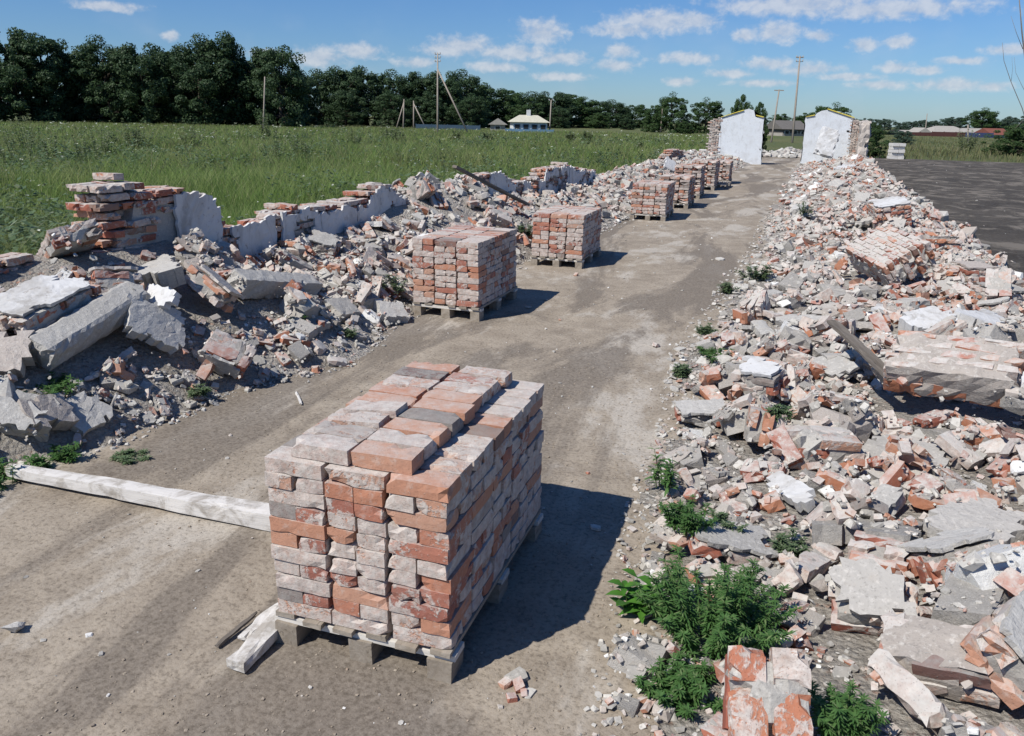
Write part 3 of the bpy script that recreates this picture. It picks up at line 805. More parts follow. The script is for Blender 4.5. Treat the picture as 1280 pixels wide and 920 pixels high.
# left bank
SL((44, 450, 176, 386), 0.24, 0.21, 'long grey round-edged broken beam lying across the left rubble', 'concrete', 'beam_fragment', 'beam', (0.1, 0), -0.35)
SL((84, 332, 216, 386), 0.46, 0.16, 'large tilted grey wall slab below the tall wall stub', 'concrete', tilt=(-0.1, 0.15), sink=-0.5)
SL((155, 452, 234, 432), 0.36, 0.09, 'flat grey slab tilted towards the path, in front of white shard', 'concrete', tilt=(0.0, 0.40), sink=-0.6)
SL((186, 418, 224, 372), 0.15, 0.06, 'upright white plaster shard leaning in the left rubble', 'white_plaster', 'plaster_shard', 'plaster', (0.55, 0.7), -0.4, 0.42, True)
SL((292, 366, 392, 364), 0.22, 0.19, 'long squared grey block lying in the left rubble below the low wall', 'concrete', 'wall_block', 'block', (0, 0.05), -0.2)
MS((262, 440, 306, 462), 0.22, 0.20, 'grey faced brick chunk standing at the foot of the left bank', (0, 0.3), -0.3, 0.34, ('front', 'concrete'))
MS((2, 420, 104, 405), 0.42, 0.16, 'brick slab with white plaster top at the left picture edge', (0, 0.08), 0.05, None, ('top', 'white_plaster'))
MS((112, 320, 214, 306), 0.34, 0.20, 'reddish masonry chunk resting under the tall wall stub', (0.1, 0.2), -0.3)
MS((36, 372, 108, 346), 0.36, 0.15, 'flat pinkish masonry chunk above the white topped slab', (0, 0.1), -0.3)
MS((196, 330, 262, 345), 0.30, 0.28, 'white faced masonry block beside the plastered low wall', (0.0, 0.35), -0.1, 0.46, ('top', 'white_plaster'))
MS((236, 398, 302, 410), 0.26, 0.16, 'grey masonry lump right of the white shard', (0.05, 0.1), 0.1, 0.42, ('top', 'concrete'))
SL((92, 525, 120, 508), 0.26, 0.08, 'small grey slab near the white timber end', 'concrete', tilt=(0.1, 0.2), L=0.24)
SL((10, 512, 60, 520), 0.28, 0.14, 'blocky grey slab at left edge above the white timber', 'concrete', 'wall_block', 'block', (0.1, 0.3), 0.0, 0.3)
MS((2, 545, 52, 552), 0.16, 0.13, 'brick chunk at left edge beside the white timber end', (0, 0.1), 0.1, 0.30, ('top', 'concrete'))
SL((40, 545, 80, 530), 0.22, 0.10, 'grey slab with orange underside by the small weeds', 'chunk', tilt=(0.1, 0.25), L=0.28)
SL((2, 480, 30, 470), 0.26, 0.12, 'grey slab corner above the blocky slab at left edge', 'chunk', tilt=(0.2, 0.2), L=0.3)
MS((478, 268, 528, 262), 0.36, 0.24, 'orange brick masonry chunk beside the end of the low wall', (0.0, 0.4), -0.1, 0.62, ('front', 'white_plaster'))
MS((563, 288, 597, 287), 0.26, 0.18, 'dark grey masonry lump behind the second brick stack', (0, 0.1), 0.1, 0.42)
SL((470, 388, 506, 392), 0.30, 0.13, 'dark grey slab at the rubble foot beside the second pallet', 'concrete', tilt=(0, 0.25), L=0.30)
SL((560, 250, 600, 262), 0.34, 0.12, 'grey slab under the propped dark plank', 'chunk', tilt=(0, 0.3), L=0.6)
SL((612, 240, 640, 246), 0.36, 0.16, 'pale slab beside the foot of the propped plank', 'chunk', tilt=(0, 0.3), L=0.6)
SL((396, 388, 452, 382), 0.26, 0.14, 'rough grey lump in the rubble left of the second stack', 'mortar', 'wall_block', 'block', (0, 0.2), 0.1, 0.38)
SL((150, 330, 236, 318), 0.3, 0.09, 'white topped plaster slab leaning at the low wall foot', 'white_plaster', tilt=(0.0, 0.5), L=0.46, sink=-0.3, plate=True)
# right bank
MS((1056, 318, 1172, 352), 0.62, 0.34, 'large tilted masonry block with rows of red bricks showing', (-0.12, 0.62), -0.35, 1.06, None, True, 0, 0.08)
MS((1118, 492, 1252, 498), 0.42, 0.26, 'wide broken wall piece with grey mortar top in the right rubble', (-0.10, 0.5), -0.7, 0.78, None, True, 0, 0.25)
MS((1086, 262, 1140, 282), 0.62, 0.46, 'big masonry block with flat white plaster top', (0.0, 0.12), -0.05, 0.80, ('top', 'white_plaster'))
SL((1052, 262, 1094, 242), 0.36, 0.15, 'dark slab propped up beside the white topped block', 'mortar', tilt=(0.25, 0.3), L=0.6, sink=-0.3)
SL((984, 274, 1012, 258), 0.32, 0.24, 'smooth grey broken block on the path side of the right bank', 'concrete', 'wall_block', 'block', (0.1, 0.1), 0, 0.55)
SL((1122, 408, 1198, 400), 0.34, 0.15, 'white painted slab with grey broken edge in the right rubble', 'white_plaster', tilt=(0.05, 0.2), L=0.50)
SL((962, 402, 1052, 398), 0.20, 0.09, 'long pale slab lying level in the right rubble', 'concrete', tilt=(0.0, 0.15), L=0.60)
SL((930, 385, 984, 440), 0.17, 0.13, 'narrow grey beam piece pointing down the right bank', 'concrete', 'beam_fragment', 'beam', (0, 0.1), 0, 0.55)
SL((918, 378, 985, 366), 0.20, 0.13, 'grey squared fragment at the path edge of the right bank', 'concrete', 'beam_fragment', 'beam', (0, 0.1), 0, 0.5)
MS((922, 478, 976, 488), 0.26, 0.28, 'grey block with white top beside the path', (0, 0.15), -0.1, 0.32, ('top', 'white_plaster'))
MS((842, 522, 914, 520), 0.24, 0.10, 'thin grey slab with bricks under it at the path edge', (0, 0.08), -0.1, 0.36, ('top', 'concrete'))
t = MS((930, 862, 985, 866), 0.27, 0.13, 'red brick group with white mortar leaning below the large weed', (0, 0), 0.0, 0.26, None, False, 4, 0.0)
for ch in [c for c in col.objects if c.parent == t and c.name.startswith('brick')]:
    ch.data = ch.data.copy(); ch.data.materials.clear(); ch.data.materials.append(M['brick_red'])
p = at(958, 866, 0.30); m = Matrix.Rotation(R(103), 4, 'Z') @ Matrix.Rotation(R(-48), 4, 'Y'); m.translation = p; t.matrix_world = m
MS((1040, 752, 1140, 764), 0.24, 0.14, 'grey plastered brick piece with red side in the right foreground', (0.0, 0.45), -0.2, 0.32, ('top', 'chunk'))
MS((1118, 812, 1224, 836), 0.24, 0.18, 'dark broken brickwork lump near the lower right corner', (0.05, 0.25), -0.1, 0.38)
SL((1094, 845, 1172, 905), 0.11, 0.09, 'long orange brick fragment near the bottom edge on the right', 'brick', 'brick_fragment', 'brick', (0.0, 0.3), -0.2, 0.32)
MS((1240, 868, 1284, 800), 0.22, 0.16, 'standing pale masonry piece at the lower right picture edge', (0.2, 0.2), -0.2, 0.36, ('top', 'concrete'))
SL((950, 592, 1032, 655), 0.14, 0.05, 'curved white plaster strip draped over orange bricks', 'white_plaster', 'plaster_strip', 'plaster', (0.1, 0.35), -0.5, 0.42, True)
SL((1180, 680, 1262, 640), 0.36, 0.07, 'dusty grey plaster sheet in the right foreground rubble', 'chunk', 'plaster_sheet', 'plaster', (0.0, 0.2), -0.1, 0.5, True)
SL((1080, 560, 1180, 580), 0.36, 0.07, 'broad dusty slab below the wide broken wall piece', 'chunk', tilt=(0.0, 0.2), L=0.5, plate=True)
SL((1190, 410, 1270, 400), 0.46, 0.14, 'broad pale slab at the right picture edge', 'white_plaster', tilt=(0.0, 0.15), L=0.7)
MS((1160, 300, 1200, 318), 0.34, 0.26, 'pale rounded wall stub on the outer edge of the bank', (0.0, 0.1), 0, 0.6, ('top', 'chunk'))
MS((1196, 336, 1238, 352), 0.36, 0.24, 'dusty wall stub beside the dark yard', (0.0, 0.1), 0, 0.55, ('top', 'chunk'))
MS((1226, 366, 1276, 380), 0.36, 0.22, 'crumbling wall stub at the right edge by the yard', (0.0, 0.1), 0, 0.55, ('top', 'chunk'))
SL((1040, 216, 1070, 208), 0.5, 0.2, 'pale slab on the far part of the right bank', 'white_plaster', tilt=(0.1, 0.2), L=0.9)
MS((1030, 236, 1060, 226), 0.4, 0.26, 'reddish masonry lump on the far part of the right bank', (0.1, 0.2), 0, 0.9)
SL((1236, 470, 1284, 500), 0.3, 0.05, 'white plaster sheet hanging over rubble at the right edge', 'white_plaster', 'plaster_sheet', 'plaster', (0.0, 0.5), -0.3, 0.42, True)
SL((1058, 455, 1104, 440), 0.2, 0.1, 'white streaked grey fragment beside the dark plank', 'chunk', tilt=(0.1, 0.2), L=0.3)
SL((1085, 395, 1128, 386), 0.22, 0.05, 'bright white plaster flake left of the white painted slab', 'white_plaster', 'plaster_flake', 'plaster', (0.0, 0.3), -0.2, 0.3, True)
SL((1098, 255, 1130, 245), 0.3, 0.05, 'far white plaster flake on the white topped block', 'white_plaster', 'plaster_flake', 'plaster', (0.0, 0.1), -0.1, 0.4, True)
# white slabs fallen before the far gables
for (e, W, L, tl, lb) in (((890, 192, 912, 186), 0.7, 0.9, (0.1, 0.5), 'white plaster slab leaning before the left gable wall'),
                          ((912, 186, 930, 182), 0.7, 0.8, (-0.2, 0.6), 'second white plaster slab propped before the left gable wall'),
                          ((862, 212, 880, 208), 0.6, 0.9, (0.2, 0.3), 'flat white slab on rubble in front of the left gable'),
                          ((832, 216, 842, 206), 0.5, 0.7, (0.5, 0.6), 'round-topped white lump among far left rubble'),
                          ((818, 200, 830, 196), 0.5, 0.7, (0.3, 0.8), 'white slab standing at the far field edge')):
    SL(e, W, 0.12, lb, 'white_plaster', 'plaster_slab', 'plaster', tl, -0.3, L, True)
p = aty(1034, 178, 42.45)
o = link('plaster_slab', from_bm('plaster_slab', grid_block(0.95, 1.5, 0.24, 6, 9, 2, 0.012, 0.05, 5, 0.12), M['white_plaster']), None, None, (p[0], p[1], p[2]), (R(58), R(16), R(10)))
tag(o, 'large white slab leaning upright against the right gable wall', 'plaster')

# ---------------------------------------------------------------- standing wall stubs along the left side
def wall_stub(label, profile, bare=(0, 0), seed=0, foot=0.0, plaster_top=0.16, thick=0.40, mat='wall_plaster'):
    """profile: (y, top) along the wall; bare: stretch of y without plaster"""
    rs = np.random.default_rng(seed)
    ys = np.array([p[0] for p in profile]); zs = np.array([p[1] for p in profile])
    y0, y1 = ys[0], ys[-1]
    t = thing('ruined_wall', label, 'wall', (WALL_L, y0, 0), (0, 0, 0), 'wall stubs along the left rubble bank')
    ztop = lambda y: np.interp(y, ys, zs)
    # mortar and rubble core
    n = int((y1 - y0) / 0.09); prof = []
    bm = bmesh.new(); rows = []
    for i in range(n + 1):
        y = y0 + 0.1 + (y1 - y0 - 0.2) * i / n; zt = min(ztop(y), ztop(max(y - .28, y0)), ztop(min(y + .28, y1))) - 0.16 + rs.normal(0, .012)
        ring = []
        for k in range(5):
            ring.append(bm.verts.new((-0.03 + rs.normal(0, .006), y - y0, foot + (zt - foot) * k / 4)))
        for k in range(4):
            ring.append(bm.verts.new((-thick + 0.03 + rs.normal(0, .008), y - y0, zt - (zt - foot) * k / 4)))
        rows.append(ring)
    for a, b in zip(rows, rows[1:]):
        for k in range(8): bm.faces.new([a[k], b[k], b[k + 1], a[k + 1]])
    bm.faces.new(rows[0][::-1]); bm.faces.new(rows[-1])
    bmesh.ops.recalc_face_normals(bm, faces=bm.faces[:])
    link('wall_core', from_bm('wall_core', bm, M['mortar']), None, t)
    lost = lambda y, z: float(fbm(y * 2.3 + seed * 11.7, z * 2.9, 41 + seed, 4)) > 0.095      # places where the plaster came off
    # bricks: the top courses, the broken ends and the bare stretch
    zmin = max(foot, 0.35)
    k = 0
    while True:
        z = zmin + k * 0.077
        if z > zs.max(): break
        y = y0 + (k % 2) * 0.08 - 0.05 + rs.uniform(-.03, .03)
        while y < y1 + 0.05:
            L = 0.25 if rs.random() < .6 else 0.12
            yc = y + L / 2; zt = ztop(min(max(yc, y0), y1))
            if z + 0.05 < zt + rs.normal(0, .015):
                near_top = z + 0.28 > zt; end = yc - y0 < 0.30 or y1 - yc < 0.30; bare_ = bare[0] <= yc <= bare[1]; gone = z > zmin + 0.05 and any(lost(yc + d_, z) for d_ in (-.12, -.05, 0, .05, .12))
                if near_top or end or bare_ or gone:
                    for x in ((-0.07, -0.20, -0.33) if (near_top or end or bare_) else (-0.065, -0.335) if not gone else (-0.065,)):
                        if rs.random() < 0.05: continue
                        if L > 0.2: me = LOOSE[rs.integers(8)][0]; rz = math.pi / 2
                        else: me = LOOSE[rs.integers(8)][0]; rz = 0.0
                        if L < 0.2 and x == -0.20: continue
                        xx = x if L > 0.2 else (-0.125 if x > -0.2 else -0.275)
                        o = link('brick', me, None, t, (xx + rs.normal(0, .01) + 0.004, yc - y0 + rs.normal(0, .006), z + rs.normal(0, .004)), (rs.normal(0, .03), rs.normal(0, .03), rz + rs.normal(0, .05)))
            y += L + 0.012
        k += 1
    # plaster skin on the face towards the path
    segs = []; a = y0 + 0.06
    while a < y1 - 0.05:
        b = min(a + rs.uniform(0.55, 0.95), y1 - 0.03)
        if not (bare[0] < (a + b) / 2 < bare[1]): segs.append((a, b))
        a = b + 0.012
    for (a, b) in segs:
        m_ = max(4, int((b - a) / 0.045)); bm = bmesh.new(); off = rs.normal(0, .005); zhi = max(ztop(y) for y in np.linspace(a, b, 9)); nz_ = max(6, int((zhi - foot) / 0.045))
        ins = np.zeros((m_ + 2, nz_ + 2), bool)
        for i in range(m_):
            y = a + (b - a) * (i + .5) / m_; lim = ztop(y) - plaster_top * (0.75 + 1.6 * float(fbm(y * 3.1, seed * 5.0, 4)))
            for k in range(nz_):
                z = foot + (zhi - foot) * (k + .5) / nz_; ins[i + 1, k + 1] = z < lim + 0.03 and not lost(y, z) and (z > 0.4 or k < 8)
        vf = {}
        def pv(i, k, front):
            if (i, k) not in vf:
                jy, jz = rs.normal(0, .010, 2); y = a + (b - a) * i / m_ + jy - y0; z = foot + (zhi - foot) * k / nz_ + jz; w_ = rs.normal(0, .0022)
                vf[i, k] = (bm.verts.new((0.024 + off + w_, y, z)), bm.verts.new((-0.006 + off, y, z)))
            return vf[i, k][0 if front else 1]
        for i in range(m_):
            for k in range(nz_):
                if not ins[i + 1, k + 1]: continue
                q = [(i, k), (i + 1, k), (i + 1, k + 1), (i, k + 1)]
                bm.faces.new([pv(*c, True) for c in q]); bm.faces.new([pv(*c, False) for c in q[::-1]])
                for (di, dk, u_, v_) in ((0, -1, 0, 1), (1, 0, 1, 2), (0, 1, 2, 3), (-1, 0, 3, 0)):
                    if not ins[i + 1 + di, k + 1 + dk]: bm.faces.new([pv(*q[v_], True), pv(*q[u_], True), pv(*q[u_], False), pv(*q[v_], False)])
        bmesh.ops.recalc_face_normals(bm, faces=bm.faces[:])
        link('plaster', from_bm('plaster', bm, M[mat]), None, t)
    # the settling grid must know the wall
    i0, i1 = int((y0 - GY0) / GS), int((y1 - GY0) / GS); j0, j1 = int((WALL_L - thick - GX0) / GS), int((WALL_L - GX0) / GS)
    G[i0:i1, j0:j1] = np.maximum(G[i0:i1, j0:j1], (ztop(gy[i0:i1, j0:j1]) - 0.05)); KEEP[i0:i1, j0:j1] = True
    return t
wall_stub('low crumbled brick wall end at the left picture edge', [(3.4, 0.95), (3.8, 1.08), (4.15, 1.10), (4.35, 0.98), (4.7, 0.90), (5.05, 0.95)], (3.2, 5.2), 1)
wall_stub('tallest wall stub, piled bricks beside two plaster panels', [(5.12, 1.20), (5.2, 1.50), (5.5, 1.56), (5.62, 1.45), (5.9, 1.40), (6.1, 1.43), (6.28, 1.36), (6.45, 1.24), (6.54, 1.08)], (5.0, 5.60), 2)
wall_stub('low grey plastered wall strip right of the tallest stub', [(6.55, 0.99), (6.8, 0.97), (7.1, 0.96), (7.42, 0.99)], (0, 0), 3, 0.0, 0.06)
wall_stub('long grey plastered wall stub with ragged brick top', [(7.44, 1.00), (7.55, 1.10), (8.0, 1.08), (8.5, 1.04), (9.0, 1.02), (9.4, 1.05), (9.8, 1.18), (10.2, 1.17), (10.5, 0.98)], (0, 0), 4)
wall_stub('smooth blue-grey wall stub behind the propped plank', [(13.0, 0.95), (13.4, 1.12), (14.3, 1.14), (15.0, 0.95), (15.7, 0.9), (16.2, 0.82)], (0, 0), 5)
wall_stub('farthest left wall stub with stepped grey plaster', [(16.6, 0.9), (17.3, 1.04), (18.8, 1.07), (19.6, 0.95), (20.6, 0.88), (21.5, 0.8)], (0, 0), 6)
wall_stub('low far brick stub near the white gable on the left', [(33.0, 0.75), (34.2, 0.95), (35.5, 1.0), (37.0, 0.85)], (32, 38), 7)

# ---------------------------------------------------------------- the two white gable walls
def gable(label, outline, bare_x, seed, yellow, holes):
    rs = np.random.default_rng(seed)
    t = thing('gable_wall', label, 'wall', (0, END_Y, 0), (0, 0, 0), 'white gable walls at the end of the path')
    def prism(pts, y0, y1, name, mat, jag=0.0):
        bm = bmesh.new()
        P = []
        for (a, b) in zip(pts, pts[1:] + pts[:1]):
            n = max(1, int(math.dist(a, b) / 0.18))
            for i in range(n):
                x = a[0] + (b[0] - a[0]) * i / n; z = a[1] + (b[1] - a[1]) * i / n
                P.append((x + rs.normal(0, jag), z + rs.normal(0, jag) if z > 0.01 else z))
        fr = [bm.verts.new((x, y0, z)) for x, z in P]; bk = [bm.verts.new((x, y1, z)) for x, z in P]
        bm.faces.new(fr); bm.faces.new(bk[::-1]); n = len(P)
        for i in range(n): bm.faces.new([fr[i], bk[i], bk[(i + 1) % n], fr[(i + 1) % n]])
        bmesh.ops.triangulate(bm, faces=[f for f in bm.faces if len(f.verts) > 4]); bmesh.ops.recalc_face_normals(bm, faces=bm.faces[:])
        return link(name, from_bm(name, bm, mat), None, t)
    inner = [(x * 0.985 + 0.015 * np.mean([p[0] for p in outline]), z - 0.05 if z > 0.1 else z) for x, z in outline]
    prism(inner, 0.0, 0.42, 'wall_core', M['mortar'], 0.01)
    skin = [(min(max(x, bare_x[0]), bare_x[1]), z) for x, z in outline]
    prism(skin, -0.035, -0.003, 'plaster', M['gable_white'], 0.022)
    # exposed brickwork on the stripped edge
    parts = []
    xs0, xs1 = min(p[0] for p in outline), max(p[0] for p in outline)
    a0, a1 = (xs0, bare_x[0]) if bare_x[0] > xs0 + 0.05 else (bare_x[1], xs1)
    top = lambda x: np.interp(x, *zip(*sorted((p[0], p[1]) for p in outline if p[1] > 0.5)))
    for k in range(40):
        z = 0.05 + k * 0.077; x = a0 + (k % 2) * 0.12 - 0.1
        while x < a1:
            L = rs.choice([0.25, 0.12])
            if z < top(x + L / 2) - 0.03 and rs.random() > 0.1:
                v, f = BRICKBITS[rs.integers(3)][:2]
                parts.append((v * np.array([L / 0.25, 1, 1]) + np.array([x + L / 2, 0.03 - rs.uniform(0, .05), z]), f))
            x += L + 0.012
    if parts:
        o = link('exposed_bricks', mesh_np('exposed_bricks', *cat_np(parts), M['brick_far']), None, t); o['kind'] = 'stuff'
    for (xa, za, xb, zb) in yellow:
        d = Vector((xb - xa, 0, zb - za)); bm = bmesh.new(); add_box(bm, (0, 0, 0), (d.length, 0.08, 0.04), 0, 0.012)
        link('yellow_trim', from_bm('yellow_trim', bm, M['yellow']), None, t, ((xa + xb) / 2, -0.06, (za + zb) / 2), (0, -math.atan2(d.z, d.x), 0))
    for (x, z, s) in holes:
        bm = hull_bm(s, 0.02, s, 14, seed + 3); link('hole', from_bm('hole', bm, M['dark']), None, t, (x, -0.03, z))
    return t
gable('white gable wall left of the gateway, ragged brick left edge', [(-5.4, 0), (-2.6, 0), (-2.72, 2.34), (-3.15, 2.40), (-3.22, 2.66), (-3.5, 2.74), (-5.08, 2.28), (-5.42, 2.18)], (-4.88, 9), 11,
      [(-4.85, 2.33, -3.75, 2.68), (-3.12, 2.44, -2.74, 2.36)], [(-3.15, 2.42, 0.05), (-2.75, 0.75, 0.05)])
gable('white gable wall right of the gateway, broken right edge', [(-0.66, 0), (2.18, 0), (2.02, 2.26), (1.55, 2.40), (0.22, 2.80), (-0.2, 2.62), (-0.28, 2.48), (-0.72, 2.40)], (-9, 1.5), 12,
      [(0.26, 2.80, 1.55, 2.42), (-0.7, 2.42, -0.3, 2.5)], [(1.35, 1.78, 0.08)])
o = thing('wall_return', 'brick pier of the side wall joined to the right gable', 'wall', (2.05, END_Y - 0.9, 0))
bm = grid_block(0.42, 1.7, 2.3, 3, 8, 12, 0.03, 0.05, 5)
link('brickwork', from_bm('brickwork', bm, M['mortar']), None, o, (0, 0, 1.1))

# ---------------------------------------------------------------- scatter: loose bricks, mortar chunks, small rubble
def proj(p):
    q = np.asarray(p, float) - np.array([0, 0, CAM_H]); d = q @ A_F
    return 640 + F_PX * (q @ A_R) / d, 460 - F_PX * (q @ A_U) / d, d
BLOCK = []       # keep loose rubble out of pallets
for (fx, fy, rz, nc, nm, single) in PALLETS: BLOCK.append((fx - 0.86, fx + 0.08, fy - 0.06, fy + 1.32))
def free(x, y):
    return not any(a < x < b and c < y < d for a, b, c, d in BLOCK)
def pick(side, y0, y1, bias=1.0, spread=0.0):
    """a place on one of the banks; bias > 1 keeps it away from the foot"""
    y = RNG.uniform(y0, y1)
    if side == 'L':
        f = xe(y) + spread; x = f - (f + 5.46) * RNG.random() ** (1 / bias)
        if 10.6 < y < 12.9 or y > 21.6: x = f - (f + 6.5) * RNG.random() ** (1 / bias)
        elif RNG.random() < 0.05: x = RNG.uniform(-6.6, -6.15)
    else:
        f = xi(y) - spread; x = f + (2.95 - f) * RNG.random() ** (1 / bias)
    return x, y
def seen(x, y, z, pad=260):
    u, v, d = proj((x, y, z)); return d > 0.3 and -pad < u < 1280 + pad and v < 920 + pad * 1.5
def kept(x, y):
    i = int((y - GY0) / GS); j = int((x - GX0) / GS)
    return 0 <= i < GNY and 0 <= j < GNX and KEEP[i, j]
bricks, chunks, gbits, bbits = [], [], [], []
def throw(n, side, y0, y1, what, s0, s1, bias, spread=0.0, wob=0.22, skip=0.97):
    made = 0; tries = 0
    while made < n and tries < n * 4:
        tries += 1
        x, y = pick(side, y0, y1, bias, spread)
        if not free(x, y) or not seen(x, y, 0.3): continue
        if kept(x, y) and RNG.random() < skip: continue
        if what in ('brick', 'chunk') and any(kept(x + d_, y + e_) for d_, e_ in ((.11, 0), (-.11, 0), (0, .11), (0, -.11))) and RNG.random() < 0.9: continue
        yaw = RNG.uniform(0, 2 * math.pi)
        if what == 'brick':
            k = RNG.integers(len(LOOSE)); a, b, c = LOOSE[k][1]
            if RNG.random() < 0.28: 
                m = settle(x, y, a, c, b, yaw, wob, 0.3); m = m @ Matrix.Rotation(math.pi / 2, 4, 'X')
            else: m = settle(x, y, a, b, c, yaw, wob, 0.32)
            bricks.append((m, k, 1.0, side))
        elif what == 'chunk':
            k = RNG.integers(len(CHUNKS)); s = s0 * (s1 / s0) ** RNG.random(); e = CHUNKS[k][1]
            bricks_ = settle(x, y, e[0] * s, e[1] * s, e[2] * s, yaw, wob, 0.36)
            chunks.append((bricks_, k, s, side))
        elif what == 'bit':
            k = RNG.integers(len(BITS)); s = s0 * (s1 / s0) ** RNG.random(); e = BITS[k][2]
            gbits.append((settle(x, y, e[0] * s, e[1] * s, e[2] * s, yaw, wob, 0.15, s > 0.02), k, s))
        else:
            k = RNG.integers(len(BRICKBITS)); s = s0 * (s1 / s0) ** RNG.random(); e = BRICKBITS[k][2]
            bbits.append((settle(x, y, e[0] * s, e[1] * s, e[2] * s, yaw, wob, 0.15, s > 0.3), k, s))
        made += 1
def where(m):
    """the nearest big piece and on which side of it this one lies, as the picture shows it"""
    p = np.array(m.translation); q = min(LAND, key=lambda l: np.linalg.norm(l[1] - p)); a_, b_ = proj(p), proj(q[1])
    du, dv = a_[0] - b_[0], a_[1] - b_[1]
    return (('right of' if du > 0 else 'left of') if abs(du) > 1.3 * abs(dv) else ('in front of' if dv > 0 else 'behind')) + ' the ' + q[0]
lumps = 0
while lumps < 46:
    side = 'R' if lumps % 3 else 'L'
    x, y = pick(side, 2.3 if side == 'R' else 3.2, 12.5, 1.4, -0.2); y = 2.3 + (y - 2.3) * RNG.random() ** 0.5 if side == 'R' else y
    if not free(x, y) or kept(x, y) or not seen(x, y, 0.3, -10): continue
    L, W, H = RNG.choice([0.26, 0.34, 0.42]), RNG.choice([0.13, 0.25]), RNG.choice([0.072, 0.15, 0.22]); yaw = RNG.uniform(0, 6.28)
    m = settle(x, y, L / 2, W / 2, H / 2, yaw, 0.35, 0.1); keep(x, y, L / 2, W / 2, yaw)
    MS(None, W, H, 'small lump of joined bricks and mortar ' + where(m), put=(m, L), plaster=('top', 'concrete') if RNG.random() < 0.35 else None, on_edge=bool(W > 0.2 and RNG.random() < 0.4), seed=lumps)
    lumps += 1
for side in 'LR':
    f = 1.0 if side == 'R' else 0.8
    yn = 1.2 if side == 'R' else 2.4
    b1, b2 = (1.5, 1.15) if side == 'R' else (1.3, 1.05)
    for (ya, yb, k) in ((yn, 8, 1.0), (8, 20, 1.0), (20, 44, 1.0)):
        A = (yb - ya) * (3.7 if side == 'R' else 2.5 if ya < 7 else 2.0)
        near, mid = ya < 7, 7 < ya < 19
        throw(int(A * 3.6), side, ya, yb, 'chunk', 0.12, 0.25, b1, -0.25, 0.2)
        throw(int(A * (8 if near else 8 if mid else 6) * (1.0 if side == 'R' else 0.7)), side, ya, yb, 'brick', 1, 1, b1, -0.05, 0.22)
        throw(int(A * (12 if near else 10 if mid else 7)), side, ya, yb, 'chunk', 0.05, 0.12, b2, 0.0, 0.22)
        throw(int(A * (6 if near else 7 if mid else 4) * (1.0 if side == 'R' else 0.7)), side, ya, yb, 'brick', 1, 1, b1, -0.05, 0.3)
        throw(int(A * (22 if near else 24 if mid else 12)), side, ya, yb, 'bit', 0.022, 0.05, b2, 0.12, 0.25)
        throw(int(A * (15 if near else 12 if mid else 6)), side, ya, yb, 'bbit', 0.3, 0.8, b2, 0.08, 0.25)
        if near: throw(int(A * 260), side, ya, yb, 'bit', 0.005, 0.02, 0.95, 0.14, 0.3)
        if near: throw(int(A * 50), side, ya, yb, 'bbit', 0.08, 0.3, 0.95, 0.1, 0.3)
        if mid: throw(int(A * 80), side, ya, yb, 'bit', 0.012, 0.026, 0.95, 0.2, 0.3)
# a few strays on the path
for _ in range(500):
    y = RNG.uniform(0, 1) ** 1.6 * 20 + 1.7; x = RNG.uniform(xe(y), xi(y))
    if free(x, y) and seen(x, y, 0):
        k = RNG.integers(len(BITS)); s = 0.003 * 5.0 ** (RNG.random() ** 2) * (1 + y * 0.05); e = BITS[k][2]
        gbits.append((settle(x, y, e[0] * s, e[1] * s, e[2] * s, RNG.uniform(0, 6.3), 0.2, 0.2, False), k, s))
for (u, v, s) in ((632, 858, 0.35), (648, 862, 0.4), (640, 876, 0.3), (655, 870, 0.25), (735, 592, 0.2), (820, 433, 0.5), (905, 345, 0.4), (770, 430, 0.12), (720, 345, 0.5), (700, 400, 0.2), (560, 560, 0.15)):
    p = at(u, v, 0); k = RNG.integers(8, len(BRICKBITS)); e = BRICKBITS[k][2]
    bbits.append((settle(p[0], p[1], e[0] * s, e[1] * s, e[2] * s, RNG.uniform(0, 6.3), 0.2, 0.1, False), k, s * 1.2))
for (u, v, s) in ((645, 850, .05), (660, 868, .03), (430, 441, .05), (480, 432, .03), (745, 660, .04), (850, 437, .06), (900, 325, .08), (660, 385, .05), (700, 480, .02)):
    p = at(u, v, 0); k = RNG.integers(14, len(BITS)); e = BITS[k][2]
    gbits.append((settle(p[0], p[1], e[0] * s, e[1] * s, e[2] * s, RNG.uniform(0, 6.3), 0.1, 0.1, False), k, s))
for _ in range(260):
    x, y = RNG.normal(-1.9, 1.0), RNG.uniform(54, 61); k = RNG.integers(len(BITS)); s = RNG.uniform(0.06, 0.28)
    m = Euler(RNG.normal(0, .3, 3) * np.array([1, 1, 9])).to_matrix().to_4x4(); m.translation = (x, y, s * 0.3 + 0.35 * math.exp(-((x + 1.7) / 0.9) ** 2 - ((y - 58) / 2.4) ** 2)); gbits.append((m, k, s))
for _ in range(160):
    y = RNG.uniform(8, 55); x = RNG.uniform(2.6, 3.6 + y * 0.35); k = RNG.integers(len(BITS)); s = 0.010 * 5 ** (RNG.random() ** 2.5)
    m = Euler(RNG.normal(0, .3, 3) * np.array([1, 1, 9])).to_matrix().to_4x4(); m.translation = (x, y, -0.02 + s * 0.2); gbits.append((m, k, s))
clods = []
for _ in range(7000):
    y = RNG.uniform(0, 1) ** 1.7 * 9 + 1.4; x = RNG.uniform(xe(y) - .1, xi(y) + .2)
    if seen(x, y, 0) and vnoise(x * 1.3, y * 1.3, 90) + RNG.normal(0, .15) > 0.45:
        k = RNG.integers(14); s = 0.0025 * (3.2 ** (RNG.random() ** 1.5)); e = BITS[k][2]
        clods.append((settle(x, y, e[0] * s, e[1] * s, e[2] * s, RNG.uniform(0, 6.3), 0.2, 0.25, False), k, s))
def apparent(m, s):
    u, v, d = proj(m.translation)
    return (s / d) if (0 < u < 1280 and v < 930) else 0
